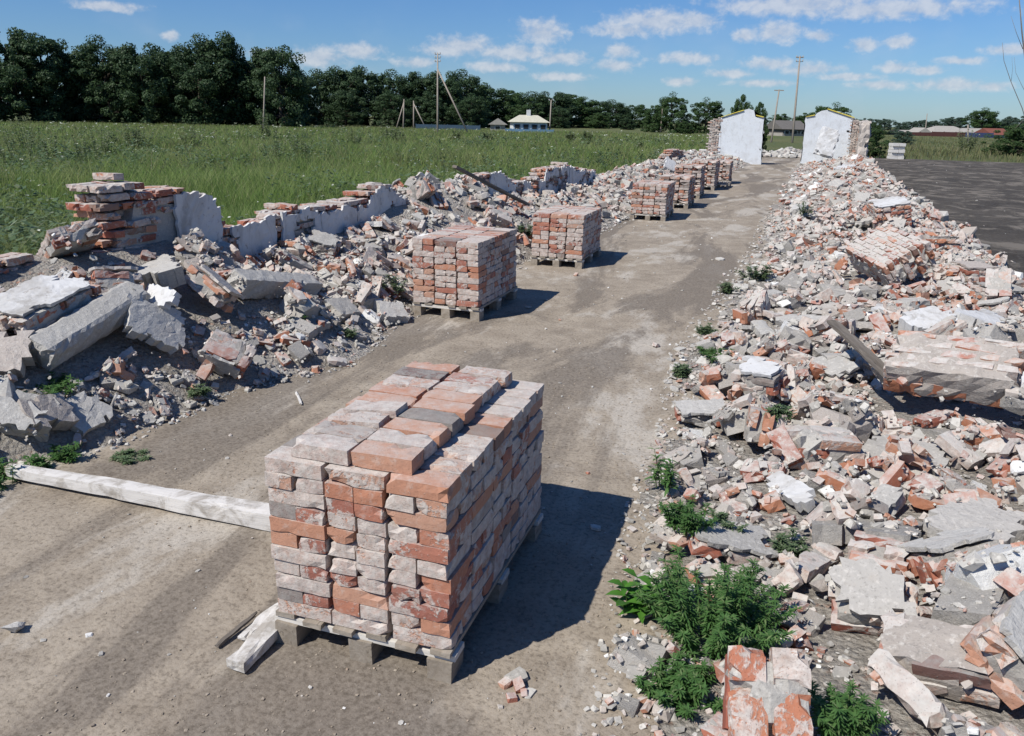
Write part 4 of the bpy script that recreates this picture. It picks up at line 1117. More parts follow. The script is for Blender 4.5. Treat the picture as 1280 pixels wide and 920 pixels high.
def split(recs, size, most=290):
    r = sorted(recs, key=lambda q: -apparent(q[0], size(q))); return r[:most], r[most:]
near_b, far_b = split(bricks, lambda q: LOOSE[q[1]][1][0] + 0.06)
near_c, far_c = split(chunks, lambda q: CHUNKS[q[1]][1][0] * q[2])
for (m, k, s, side) in near_b:
    o = link('loose_brick', LOOSE[k][0]); o.matrix_world = m
    whole = k < 8; edge = abs(m.to_3x3().col[2].normalized().z) < 0.6
    tag(o, ('whole red brick ' if whole else 'broken red brick ') + ('on edge ' if edge else 'lying flat ') + where(m), 'brick', 'loose ' + ('whole' if whole else 'broken') + ' bricks in the ' + ('right' if side == 'R' else 'left') + ' rubble bank')
for (m, k, s, side) in near_c:
    o = link('mortar_chunk', CHUNKS[k][0]); o.matrix_world = m @ Matrix.Scale(s, 4)
    flat = k >= 18; size = 'large ' if s > 0.13 else 'small ' if s < 0.07 else ''
    tag(o, size + ('flat grey plaster fragment ' if flat else 'angular grey mortar chunk ') + where(m), 'rubble piece', ('flat plaster fragments' if flat else 'mortar chunks') + ' in the ' + ('right' if side == 'R' else 'left') + ' rubble bank')
same = {}
for o in col.objects:
    if o.name.startswith(('loose_brick', 'mortar_chunk')) or o.get('label', '').startswith('small lump'): same.setdefault(o['label'], []).append(o)
for lb, os_ in same.items():
    if len(os_) < 2: continue
    q = next(l for l in sorted(LAND, key=lambda l: -len(l[0])) if lb.endswith('the ' + l[0]))
    os_.sort(key=lambda o: np.linalg.norm(np.array(o.matrix_world.translation) - q[1]))
    for k, o in enumerate(os_): o['label'] = lb + (', nearest' if k == 0 else ', %s nearest' % ('first second third fourth fifth sixth seventh eighth ninth tenth eleventh twelfth thirteenth fourteenth'.split()[min(k, 13)]))
def join(name, recs, shapes, mat, label):
    parts = []
    for (m, k, s) in recs:
        v, f = shapes[k][:2]; mm = np.array(m); parts.append(((v * s) @ mm[:3, :3].T + mm[:3, 3], f))
    o = link(name, mesh_np(name, *cat_np(parts), mat)); return tag(o, label, 'rubble', None, 'stuff')
bk = [(m, RNG.integers(8), 1.0) for (m, k, s, side) in far_b]
join('rubble', bk + bbits, BRICKBITS, M['brick_bits'], 'countless orange red brick bits strewn through both rubble banks')
gk = [(m, RNG.integers(14) if k < 18 else 14 + RNG.integers(8), s) for (m, k, s, side) in far_c]
join('rubble', gk + gbits, BITS, M['grey_bits'], 'countless grey mortar and plaster bits strewn through both rubble banks')

tag(join('gravel', clods, BITS, M['clod'], 'small dirt clods and grit scattered over the dirt path'), None, 'gravel')

# ---------------------------------------------------------------- timber
def timber(name, label, p, q, W, H, mat, seed, taper=0.0, cat='timber', zup=0.0):
    p, q = Vector(p), Vector(q); d = q - p; L = d.length
    bm = grid_block(L, W, H, max(6, int(L / 0.08)), 3, 2, 0.0012, 0.003, seed, 0.03)
    for v in bm.verts:
        k = 1 - taper * (0.5 - v.co.x / L); v.co.y *= k; v.co.z *= k
        v.co.y += 0.004 * math.sin(v.co.x * 5 + seed)
    o = link(name, from_bm(name, bm, M[mat]))
    ex = d.normalized(); ez = Vector((0, 0, 1)); ey = ez.cross(ex).normalized(); ez = ex.cross(ey)
    m = Matrix((ex, ey, ez)).transposed().to_4x4(); m.translation = (p + q) / 2 + Vector((0, 0, zup)); o.matrix_world = m
    return tag(o, label, cat)
a, b = at(14, 588, 0.05), at(345, 648, 0.05)
timber('timber_beam', 'long whitewashed timber lying on the dirt behind the nearest stack', (a[0], a[1], 0.055), (b[0] + 0.25, b[1] + 0.01, 0.055), 0.13, 0.10, 'white_wood', 3, 0.45)
a, b = at(293, 832, 0.03), at(372, 752, 0.04)
timber('timber_plank', 'pale split plank sticking out from under the nearest pallet', (a[0], a[1], 0.03), (b[0], b[1], 0.04), 0.085, 0.045, 'white_wood', 5)
a, b = at(302, 798, 0.02), at(350, 756, 0.03)
timber('timber_sliver', 'narrow pale sliver beside the split plank', (a[0], a[1], 0.022), (b[0], b[1], 0.03), 0.05, 0.022, 'white_wood', 6)
a, b = at(271, 808, 0.01), at(322, 766, 0.02)
timber('timber_sliver', 'thin dark broken sliver left of the split plank', (a[0], a[1], 0.012), (b[0], b[1], 0.02), 0.022, 0.014, 'old_wood', 7)
a, b = atx(568, 208, -5.5), at(660, 256, 0.62)
timber('timber_plank', 'dark plank propped diagonally against the left wall stub', a, b, 0.14, 0.045, 'old_wood', 8)
a, b = at(1040, 402, 0.50), at(1118, 474, 0.43)
timber('timber_plank', 'grey weathered plank slanting down through the right rubble', a, b, 0.085, 0.03, 'old_wood', 9)
a, b = spot(137, 512, 0.05), spot(147, 490, 0.14)
timber('timber_sliver', 'short pale stick standing in rubble above the white timber', a, b, 0.02, 0.015, 'white_wood', 10)
a, b = at(371, 490, 0.01), at(377, 505, 0.01)
timber('timber_sliver', 'tiny pale stick lying alone on the dirt path', a, b, 0.02, 0.012, 'white_wood', 11)
p = at(17, 783, 0.02)
o = link('stone', from_bm('stone', rough_up(hull_bm(0.042, 0.032, 0.022, 14, 31), 0.002, 3), M['concrete']), None, None, (p[0], p[1], 0.018), (0.1, 0.05, 0.4))
tag(o, 'single grey stone lying alone on bare dirt at the left', 'stone')

# ---------------------------------------------------------------- weeds
ORD = ['first', 'second', 'third', 'fourth', 'fifth', 'sixth', 'seventh', 'eighth', 'ninth', 'tenth', 'eleventh', 'twelfth', 'thirteenth', 'fourteenth', 'fifteenth', 'sixteenth', 'seventeenth', 'eighteenth', 'nineteenth', 'twentieth']
def leaf_arrays(base, direc, up, L, W, fold=0.25, droop=0.3):
    """a folded, drooping pointed leaf: 8 triangles"""
    d = direc / np.linalg.norm(direc); s = np.cross(d, up); s /= np.linalg.norm(s) + 1e-9; n = np.cross(s, d)
    P = []
    for t, w_ in ((0, 0.12), (0.35, 1.0), (0.7, 0.7), (1, 0.0)):
        c = base + d * L * t - n * 0 - np.array([0, 0, 1]) * droop * L * t * t
        P += [c - s * W / 2 * w_ + n * fold * W * w_ * .5, c, c + s * W / 2 * w_ + n * fold * W * w_ * .5]
    T = []
    for i in range(3):
        a = i * 3
        for j in (0, 1):
            T += [(a + j, a + j + 1, a + j + 4), (a + j, a + j + 4, a + j + 3)]
    return np.array(P), np.array(T)
def weed_mesh(seed, height, spread, stems, nodes, leaflets, ll, lw, lean=0.6):
    rs = np.random.default_rng(seed); lv, st = [], []
    for s in range(stems):
        a = rs.uniform(0, 2 * math.pi); r = spread * math.sqrt(rs.random()); h = height * rs.uniform(0.6, 1.0) * (1 - 0.35 * r / max(spread, 1e-6))
        b = np.array([math.cos(a) * r * 0.55, math.sin(a) * r * 0.55, 0]); out = np.array([math.cos(a), math.sin(a), 0]) * r * lean + rs.normal(0, 0.05, 3) * height
        pts = [b + out * (t ** 1.3) + np.array([0, 0, h * t]) for t in np.linspace(0, 1, 6)]
        pts = np.array(pts); st.append(tube_np(pts, np.linspace(0.004, 0.0015, 6) * (height / 0.35) ** 0.5, 4))
        for k in range(nodes):
            t = 0.2 + 0.8 * (k + rs.random()) / nodes; i = min(int(t * 5), 4); p = pts[i] + (pts[i + 1] - pts[i]) * (t * 5 - i)
            ph = k * 1.57 + rs.uniform(-.4, .4)
            for opp in (0, math.pi):
                q = ph + opp; d0 = np.array([math.cos(q), math.sin(q), rs.uniform(0.1, 0.8)])
                for m in range(leaflets):
                    an = (m - (leaflets - 1) / 2) * 0.5; ca, sa = math.cos(an), math.sin(an)
                    d = np.array([d0[0] * ca - d0[1] * sa, d0[0] * sa + d0[1] * ca, d0[2] + rs.normal(0, .15)])
                    sz = ll * rs.uniform(0.65, 1.15) * (1 - 0.25 * abs(m - (leaflets - 1) / 2) / max(1, leaflets)) * (1.1 - 0.35 * t)
                    lv.append(leaf_arrays(p, d, np.array([0, 0, 1.0]), sz, lw * sz / ll, 0.3, rs.uniform(0.1, 0.5)))
    return cat_np(lv), cat_np(st)
def weed(label, loc, seed, height, spread, stems, nodes, leaflets, ll, lw, mat='weed', name='weed', group=None, cat='weed'):
    (lv, lt), (sv, st) = weed_mesh(seed, height, spread, stems, nodes, leaflets, ll, lw)
    t = thing(name, label, cat, tuple(loc), (0, 0, 0), group)
    link('foliage', mesh_np('foliage', lv, lt, M[mat], True), None, t)
    link('stem', mesh_np('stem', sv, st, M['stem']), None, t)
    return t
def wspot(u, v):
    p = spot(u, v, 0); return (p[0], p[1], p[2] - 0.02)
weed('large feathery dark green weed in the lower right foreground', wspot(890, 800), 1, 0.44, 0.27, 52, 13, 5, 0.055, 0.010)
weed('lower skirt of feathery weed spilling beside the leaning red bricks', wspot(850, 872), 2, 0.18, 0.15, 22, 8, 5, 0.05, 0.011)
weed('feathery weed right of the leaning red bricks at the bottom edge', wspot(1052, 915), 3, 0.20, 0.12, 18, 8, 5, 0.05, 0.010)
weed('bright broad-leaved plant at the edge of the stack shadow', wspot(795, 764), 4, 0.26, 0.08, 6, 5, 1, 0.105, 0.052, 'broad', 'broad_leaved_plant')
weed('tall slim leafy weed left of the brick rubble', wspot(832, 608), 5, 0.30, 0.10, 8, 9, 1, 0.07, 0.022, 'weed')
weed('bushy weed below the tall slim one at the path edge', wspot(858, 662), 6, 0.22, 0.13, 16, 8, 5, 0.05, 0.011, 'weed')
weed('small weed tuft right of the bushy path edge weed', wspot(905, 662), 7, 0.15, 0.09, 9, 7, 5, 0.045, 0.010, 'weed_pale')
weed('dusty grey green weed among bricks right of the others', wspot(987, 688), 8, 0.14, 0.08, 9, 7, 5, 0.05, 0.010, 'weed_pale')
for n, (u, v, h_, sp, mt, lb) in enumerate([
        (945, 350, 0.34, 0.24, 'weed_pale', 'dusty weed on the path side of the right bank, farther up'),
        (890, 445, 0.10, 0.24, 'weed', 'low spreading weed at the path edge before the white topped block'),
        (882, 418, 0.16, 0.10, 'weed_pale', 'small dusty weed just above the low spreading weed'),
        (912, 366, 0.2, 0.12, 'weed_pale', 'small weed at the far path edge of the right bank'),
        (853, 470, 0.14, 0.08, 'weed_pale', 'tiny weed alone at the path edge'),
        (974, 522, 0.12, 0.07, 'weed_pale', 'small weed beside the white topped block'),
        (60, 494, 0.16, 0.20, 'weed', 'low weed under the broken beam in the left rubble'),
        (70, 580, 0.18, 0.14, 'weed', 'weed beside the end of the white timber'),
        (165, 572, 0.06, 0.10, 'weed_pale', 'sparse flat weed on dirt behind the white timber'),
        (245, 490, 0.08, 0.10, 'weed_pale', 'tiny weed at the foot of the grey faced chunk'),
        (372, 404, 0.18, 0.18, 'weed', 'low weed below the long squared grey block'),
        (490, 368, 0.30, 0.16, 'weed_pale', 'pale weed beside the left side of the second stack'),
        (655, 298, 0.34, 0.14, 'weed_pale', 'weed between the second and third brick stacks'),
        (8, 606, 0.2, 0.2, 'weed', 'weed patch at the left edge by the white timber'),
        (432, 418, 0.08, 0.09, 'weed_pale', 'tiny weed at the rubble foot before the second stack'),
        (1006, 268, 0.4, 0.2, 'weed_pale', 'pale weed behind the smooth grey block')]):
    weed(lb, wspot(u, v), 20 + n, h_, sp, 12, 7, 3 if n % 2 else 5, 0.06 * (1.5 if v < 400 else 1), 0.014 * (1.5 if v < 400 else 1), mt)

# ---------------------------------------------------------------- meadow on the left
def blades(n, rmin, rmax, power, hmin, hmax, wk, az0, az1, seed, xmax=-6.15, ymax=130, rightside=False):
    rs = np.random.default_rng(seed)
    r = rmin * (rmax / rmin) ** (rs.random(n) ** power); a = R(az0) + (R(az1) - R(az0)) * rs.random(n)
    x, y = r * np.sin(a), r * np.cos(a)
    ok = (y < ymax) & (((x < xmax) & ((y < 60) | True)) if not rightside else (y > 60.2) & (x > 3))
    if not rightside: ok &= ~((y > 46) & (x > -3 - (y - 46) * 0.02) & (y < 48))
    x, y, r = x[ok], y[ok], r[ok]; n = len(x)
    h = np.clip(1.25 - r / 160, 0.5, 1) * (hmin + (hmax - hmin) * rs.random(n)) * (0.35 + 1.4 * vnoise(x * 0.35, y * 0.35, 5)) * (0.7 + 0.6 * vnoise(x * 1.3, y * 1.3, 8))
    wd = wk * (0.6 + 0.8 * rs.random(n)) * np.clip(r / 14, 0.8, 6)
    th = rs.uniform(0, 2 * math.pi, n); lx, ly = np.cos(th) * h * rs.uniform(.2, .9, n), np.sin(th) * h * rs.uniform(.2, .9, n)
    ph = rs.uniform(0, math.pi, n); sx, sy = np.cos(ph) * wd / 2, np.sin(ph) * wd / 2
    z0 = np.full(n, -0.1)
    V = np.empty((n, 5, 3))
    V[:, 0] = np.stack([x - sx, y - sy, z0], 1); V[:, 1] = np.stack([x + sx, y + sy, z0], 1)
    V[:, 2] = np.stack([x - sx * .8 + lx * .35, y - sy * .8 + ly * .35, h * .6], 1); V[:, 3] = np.stack([x + sx * .8 + lx * .35, y + sy * .8 + ly * .35, h * .6], 1)
    V[:, 4] = np.stack([x + lx, y + ly, h], 1)
    b = np.arange(n)[:, None] * 5
    T = np.concatenate([b + np.array([[0, 1, 3]]), b + np.array([[0, 3, 2]]), b + np.array([[2, 3, 4]])])
    return V.reshape(-1, 3), T, (x, y, h, r)
V, T, info = blades(230000, 6.4, 140, 0.85, 0.25, 0.62, 0.008, -62, -1, 1)
tag(link('grass', mesh_np('grass', V, T, M['grass'])), 'tall green meadow grass behind the left wall stubs', 'grass', None, 'stuff')
V2, T2, _ = blades(60000, 20, 150, 0.6, 0.3, 0.60, 0.008, -60, -1, 2)
tag(link('grass', mesh_np('grass', V2, T2, M['dry_grass'])), 'dry yellowish grass stems in the far meadow', 'grass', None, 'stuff')
V3, T3, _ = blades(34000, 60, 230, 1.0, 0.2, 0.42, 0.011, 1, 50, 3, 0, 190, True)
tag(link('grass', mesh_np('grass', V3, T3, M['dry_grass'])), 'dry grass strip behind the dark yard', 'grass', None, 'stuff')
# white flowering heads
x, y, h, r = info
rs = np.random.default_rng(5)
dens = vnoise(x * 0.16, y * 0.16, 77) ** 2.2
sel = np.where((rs.random(len(x)) < dens * 0.02) & (r > 9))[0]
fv, ft = [], []
for i in sel:
    s = rs.uniform(0.014, 0.03) * max(1, r[i] / 26); z = h[i] + 0.02 + rs.uniform(0, .16)
    for k in range(3):
        c = np.array([x[i], y[i], z]) + rs.normal(0, 1, 3) * np.array([s, s, s * .3]); a = rs.uniform(0, 6.28)
        q = np.array([[math.cos(a + j * 1.5708) * s, math.sin(a + j * 1.5708) * s, rs.normal(0, .3) * s] for j in range(4)]) + c
        fv.append(q); ft.append(np.array([[0, 1, 2], [0, 2, 3]]))
tag(link('wildflowers', mesh_np('wildflowers', *cat_np(list(zip(fv, ft))), M['flower'])), 'tiny white wildflower heads dotted over the meadow', 'flowers', None, 'stuff')
# leafy weeds in loose patches between the grasses
rs = np.random.default_rng(15); wv = []
r_ = 7.5 * (75 / 7.5) ** rs.random(9000); a_ = R(-60) + R(58) * rs.random(9000); wx, wy = r_ * np.sin(a_), r_ * np.cos(a_)
ok = (wx < -6.3) & (vnoise(wx * 0.3, wy * 0.3, 31) + rs.normal(0, .08, 9000) > 0.56)
for x_, y_, q_ in zip(wx[ok], wy[ok], r_[ok]):
    hh = rs.uniform(0.3, 0.8) * (0.6 + 0.7 * vnoise(x_ * .8, y_ * .8, 3)); n = 14
    tt = rs.uniform(0.25, 1, n); an = rs.uniform(0, 6.28, n); L = rs.uniform(0.05, 0.11, n) * (1 + q_ / 45)
    P = np.stack([x_ + np.cos(an) * 0.10 * (1.2 - tt), y_ + np.sin(an) * 0.10 * (1.2 - tt), hh * tt], 1)
    d = np.stack([np.cos(an), np.sin(an), rs.uniform(-.3, .7, n)], 1) * L[:, None]; sd2 = np.stack([-np.sin(an), np.cos(an), rs.normal(0, .2, n)], 1) * (L * 0.3)[:, None]
    wv.append(np.stack([P, P + d * .5 + sd2, P + d, P + d * .5 - sd2], 1))
Q = np.concatenate(wv); b = np.arange(len(Q))[:, None] * 4
tag(link('undergrowth', mesh_np('undergrowth', Q.reshape(-1, 3), np.concatenate([b + np.array([[0, 1, 2]]), b + np.array([[0, 2, 3]])]), M['weed_pale'])), 'leafy weeds growing in patches through the meadow', 'weeds', None, 'stuff')
# taller herbs that stand out of the meadow
HERBS = [(12, 128, 26), (60, 142, 30), (120, 140, 34), (150, 138, 40), (165, 132, 40), (235, 146, 42), (342, 150, 30), (372, 152, 34), (440, 152, 48), (487, 138, 60), (500, 150, 52),
         (570, 155, 62), (608, 158, 66), (712, 156, 70), (735, 158, 74), (800, 172, 50), (640, 193, 17.5), (335, 128, 60), (28, 118, 34), (100, 150, 28), (1215, 150, 70)]
order = sorted([q[0] for k, q in enumerate(HERBS) if k != 16])
for n, (u, v, D) in enumerate(HERBS):
    p = np.array([0, 0, CAM_H]) + ray(u, v) * D
    h_ = max(0.5, p[2])
    weed('tall pale herb rising out of the grass, %s of its kind from the left' % ORD[order.index(u)] if n != 16 else 'leafy shrub behind the farthest left wall stub', (p[0], p[1], -0.08), 60 + n, h_, h_ * 0.35, 14, 12, 3, 0.05 + D * 0.003, 0.02 + D * 0.0014, 'herb' if n != 16 else 'weed', 'tall_herb', 'tall herbs in the meadow' if n != 16 else None, 'herb')

# ---------------------------------------------------------------- trees
def tree_meshes(seed, H=12.0, rx=0.33, low=0.06, leaf=0.40, nclump=60, per=110, mat='tree_a', columns=1):
    rs = np.random.default_rng(seed); tr = []
    lean = rs.normal(0, .04, 2)
    trunk = np.array([[lean[0] * H * t + rs.normal(0, .05), lean[1] * H * t + rs.normal(0, .05), H * 0.75 * t] for t in np.linspace(0, 1, 7)])
    tr.append(tube_np(trunk, np.linspace(0.026, 0.006, 7) * H, 7))
    lv = []
    tops = rs.uniform(-0.6, 0.6, (4, 2)) * rx * H
    for c in range(nclump):
        t = rs.uniform(0, 1) ** 0.9; z = low + (0.93 - low) * t * (1 - 0.16 * abs(math.sin(c * 2.4 + seed)))
        prof = math.sin(math.pi * min(1, (z - low) / (1 - low) * 0.68 + 0.28)) ** 0.7
        a = rs.uniform(0, 2 * math.pi); rr = rx * prof * math.sqrt(rs.uniform(0.1, 1)) * (1 + 0.35 * math.sin(a * 2 + seed) * rs.random()) * rs.uniform(0.75, 1.22)
        cen = np.array([math.cos(a) * rr * H + lean[0] * H * z, math.sin(a) * rr * H + lean[1] * H * z, z * H])
        cr = H * rs.uniform(0.035, 0.10)
        if c % 4 == 0:
            k = min(6, max(1, int(z / 0.75 * 6 * 0.7))); b = trunk[k]
            mid = (b + cen) / 2 + np.array([0, 0, -0.03 * H]); tr.append(tube_np([b, mid, cen], np.array([0.009, 0.006, 0.002]) * H, 5))
        n = int(per * rs.uniform(0.6, 1.3)); d = rs.normal(0, 1, (n, 3)); d /= np.linalg.norm(d, axis=1)[:, None]
        P = cen + d * (cr * rs.uniform(0.45, 1.05, n) ** 0.6)[:, None] * np.array([1.15, 1.15, 0.8])
        nr = d + rs.normal(0, .55, (n, 3)) + np.array([0, 0, .35]); nr /= np.linalg.norm(nr, axis=1)[:, None]
        ref = rs.normal(0, 1, (n, 3)); s = np.cross(nr, ref); s /= np.linalg.norm(s, axis=1)[:, None]; q = np.cross(nr, s)
        L = leaf * rs.uniform(0.55, 1.2, n)[:, None]
        lv.append(np.stack([P - s * L * .5, P + q * L * .32, P + s * L * .5, P - q * L * .32], 1))
    Q = np.concatenate(lv); b = np.arange(len(Q))[:, None] * 4
    T = np.concatenate([b + np.array([[0, 1, 2]]), b + np.array([[0, 2, 3]])])
    return mesh_np('trunk', *cat_np(tr), M['bark'], True), mesh_np('crown', Q.reshape(-1, 3), T, M[mat])
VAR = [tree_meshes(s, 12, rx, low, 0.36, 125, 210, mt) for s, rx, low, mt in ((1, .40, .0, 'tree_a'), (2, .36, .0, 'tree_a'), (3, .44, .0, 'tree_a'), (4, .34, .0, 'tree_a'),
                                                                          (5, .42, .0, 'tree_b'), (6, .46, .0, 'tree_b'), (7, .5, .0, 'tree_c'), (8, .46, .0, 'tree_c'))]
def tree(label, u, vtop, D, var, group, wide=1.0, name='tree'):
    p = np.array([0, 0, CAM_H]) + ray(u, vtop) * D
    H = max(1.0, p[2]) / 0.985 ; s = H / 12
    t = thing(name, label, 'tree', (p[0], p[1], -0.1), (0, 0, random.uniform(0, 6.28)), group)
    t.scale = (s * wide, s * wide, s)
    link('trunk', VAR[var][0], None, t); link('crown', VAR[var][1], None, t)
    return t
ROW1 = [(-60, 40, 108), (5, 26, 112), (48, 34, 116), (100, 56, 120), (128, 44, 118), (176, 50, 118), (205, 52, 124), (240, 42, 118), (278, 38, 120), (312, 52, 122), (345, 50, 118), (372, 88, 128)]
for n, (u, v, D) in enumerate(ROW1):
    tree('dark tall tree, %s from the left in the row beside the meadow' % ORD[n], u, v, D, [0, 2, 1, 3, 0, 2, 1, 0, 3, 2, 1, 0][n], 'tall tree row left of the meadow')
ROW2 = [(-20, 60, 135), (70, 66, 138), (150, 70, 140), (225, 66, 138), (300, 66, 140), (400, 86, 150), (425, 78, 150), (458, 80, 152), (492, 86, 156), (520, 88, 158), (552, 86, 158), (582, 86, 164), (608, 104, 172), (636, 108, 178),
        (664, 114, 186), (690, 112, 192), (716, 114, 200), (742, 122, 206), (768, 124, 214), (794, 128, 222)]
for n, (u, v, D) in enumerate(ROW2):
    tree('dark leafy tree, %s from the left in the receding wood edge' % ORD[n], u, v, D, [1, 2, 3, 0, 2, 0, 1, 2, 0, 3, 2, 0, 1, 4, 0, 2, 4, 1, 0, 4][n], 'wood edge behind the meadow', 1.15 if n < 12 else 1.7)
for n, (u, v, D, wd) in enumerate([(590, 116, 150, 1.2), (650, 128, 170, 1.3), (700, 132, 180, 1.4), (750, 138, 190, 1.6), (785, 146, 180, 1.6), (430, 110, 140, 1.2), (490, 112, 146, 1.2), (540, 112, 150, 1.2)]):
    tree('low dense tree, %s from the left filling the wood edge below the crowns' % ORD[n], u, v, D, [0, 4, 0, 4, 0, 2, 0, 2][n], 'low trees under the wood edge', wd)
for n, (u, v, D, var, wd, lb) in enumerate([
        (818, 128, 150, 4, 1.0, 'mid green tree between the wood edge and the broad round tree'),
        (842, 113, 150, 5, 1.0, 'broad round tree left of the left gable wall'),
        (884, 120, 150, 5, 1.1, 'wide bushy tree directly behind the left gable wall'),
        (858, 150, 140, 4, 1.5, 'low bushy tree below the broad round tree'),
        (905, 150, 145, 4, 1.3, 'low tree at the left edge of the left gable wall'),
        (930, 112, 60, 4, 0.5, 'slim bright tree top showing above the left gable'),
        (953, 122, 62, 4, 0.45, 'small tree top just right of the slim bright one'),
        (1045, 126, 130, 5, 1.2, 'rounded dark tree behind the right gable wall'),
        (1010, 138, 190, 4, 1.5, 'tree behind the grey roofed house in the gateway'),
        (975, 140, 200, 4, 1.5, 'far tree seen in the gateway behind poles'),
        (1092, 150, 150, 4, 1.3, 'tree just right of the right gable wall'),
        (1108, 146, 190, 6, 1.4, 'haze-blue far tree right of the dark bush'),
        (1140, 150, 260, 6, 1.6, 'far haze-blue tree above the dark shed'),
        (1168, 148, 300, 7, 1.7, 'far haze-blue tree left of the hip roofed house'),
        (1195, 144, 300, 6, 1.7, 'far haze-blue tree over the hip roofed house'),
        (1232, 133, 240, 5, 1.5, 'large rounded tree behind the red roofed house'),
        (1266, 142, 260, 7, 1.7, 'far haze-blue tree at the right picture edge'),
        (1298, 140, 250, 6, 1.6, 'far tree just past the right picture edge'),
        (1085, 156, 300, 7, 1.8, 'far low tree beside the right gable')]):
    tree(lb, u, v, D, var, 'single trees behind the gables and houses', wd)
for n in range(26):
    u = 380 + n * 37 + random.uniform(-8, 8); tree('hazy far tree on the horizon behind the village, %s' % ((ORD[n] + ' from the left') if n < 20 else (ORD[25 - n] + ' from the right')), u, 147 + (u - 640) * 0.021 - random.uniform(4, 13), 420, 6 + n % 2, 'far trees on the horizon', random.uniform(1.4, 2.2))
def bush(label, u, vtop, ub, vb, var, wide):
    g = at(ub, vb, 0); D = (g - np.array([0, 0, CAM_H])) @ A_F; p = np.array([0, 0, CAM_H]) + ray(u, vtop) * D; H = p[2]; s = H / 12
    t = thing('bush', label, 'bush', (p[0], p[1], -0.15), (0, 0, 1.3)); t.scale = (s * wide, s * wide, s)
    link('branches', VAR[var][0], None, t); link('crown', VAR[var][1], None, t)
bush('dark bush beside the broken edge of the right gable', 1088, 150, 1092, 196, 5, 1.2)
bush('green bush at the right picture edge beyond the yard', 1276, 148, 1272, 194, 4, 1.5)
bush('low pale bush behind the block pile', 1132, 160, 1135, 180, 6, 1.6)
# bare branches reaching in at the upper right
g = aty(1300, 190, 46.0); t = thing('bare_tree', 'bare thin branches reaching in at the upper right edge', 'tree', (g[0], g[1], -0.1))
br = []
for (pts, r0) in (([(1300, 190), (1296, 120), (1290, 60), (1284, 10), (1280, -40)], 0.06), ([(1297, 150), (1284, 105), (1270, 72), (1261, 45), (1259, 22)], 0.022), ([(1291, 90), (1283, 75), (1276, 60), (1274, 40)], 0.012),
                  ([(1270, 72), (1272, 55), (1271, 40)], 0.008), ([(1285, 30), (1277, 10), (1270, -12)], 0.015), ([(1293, 110), (1278, 128), (1272, 134)], 0.012)):
    P = np.array([aty(u, v, 46.0) - g for u, v in pts]); br.append(tube_np(P, np.linspace(r0, r0 * .35, len(P)), 5))
link('branches', mesh_np('branches', *cat_np(br), M['dead_bark'], True), None, t)

# ---------------------------------------------------------------- poles
def pole(label, u, vb, vt, D, lean_u=0, arm=None, strut=None, ins=0, r=0.13):
    b = np.array([0, 0, CAM_H]) + ray(u, vb) * D; b[2] = -0.1
    tp = np.array([0, 0, CAM_H]) + ray(u + lean_u, vt) * D
    t = thing('utility_pole', label, 'pole', tuple(b))
    d = tp - b
    link('shaft', mesh_np('shaft', *tube_np([np.zeros(3), d * .5, d], [r, r * .85, r * .65], 8), M['pole_wood'], True), None, t)
    if arm: link('cross_arm', box_mesh('cross_arm', (0, 0, 0), (arm, 0.09, 0.11), M['pole_wood']), None, t, tuple(d * 0.985), (0, 0, 0.3))
    if strut:
        s = np.array([0, 0, CAM_H]) + ray(strut[0], strut[1]) * D; s[2] = -0.1
        link('strut', mesh_np('strut', *tube_np([s - b, d * strut[2]], [r * .8, r * .7], 8), M['pole_wood'], True), None, t)
    for k in range(ins):
        z = 1 - 0.02 - 0.045 * (k // 2); o = link('insulator', from_bm('insulator', hull_bm(0.09, 0.09, 0.14, 14, 7), M['ceramic']), None, t, tuple(d * z + np.array([(-1) ** k * 0.34, 0, 0.12])))
        o2 = link('bracket', box_mesh('bracket', (0, 0, 0), (0.7, 0.05, 0.05), M['dark']), None, t, tuple(d * z)) if k % 2 == 0 else None
    return t
pole('tall utility pole with slanted strut standing in the meadow', 547, 168, 66, 97, 0, None, (586, 172, 0.8), 6)
pole('tallest utility pole in the gateway, leaning slightly right', 990, 180, 70, 92, 10, 0.9, None, 4)
pole('shorter leaning pole with cross arm in the gateway', 963, 186, 112, 92, 11, 1.1, None, 0, 0.11)
pole('thin pole beside the blue and white house', 687, 164, 125, 128, 2, None, None, 2)
pole('thin far pole left of the strutted pole', 517, 158, 126, 130, 0, None, (533, 158, 0.9), 0)
pole('thin far pole leftmost of the pair before the wood', 504, 158, 124, 130, 1, None, (495, 150, 0.9), 0)
pole('short dark pole by the far houses', 1156, 170, 142, 190, 3, None, None, 0)
pole('short post in the dry grass at the far right', 1209, 184, 156, 110, 1, None, None, 0, 0.14)
pole('thin far pole left of the left gable', 826, 160, 136, 150, 2, None, None, 0)
pole('bare trunk standing before the tall tree row', 328, 150, 96, 90, 3, None, None, 0, 0.10)

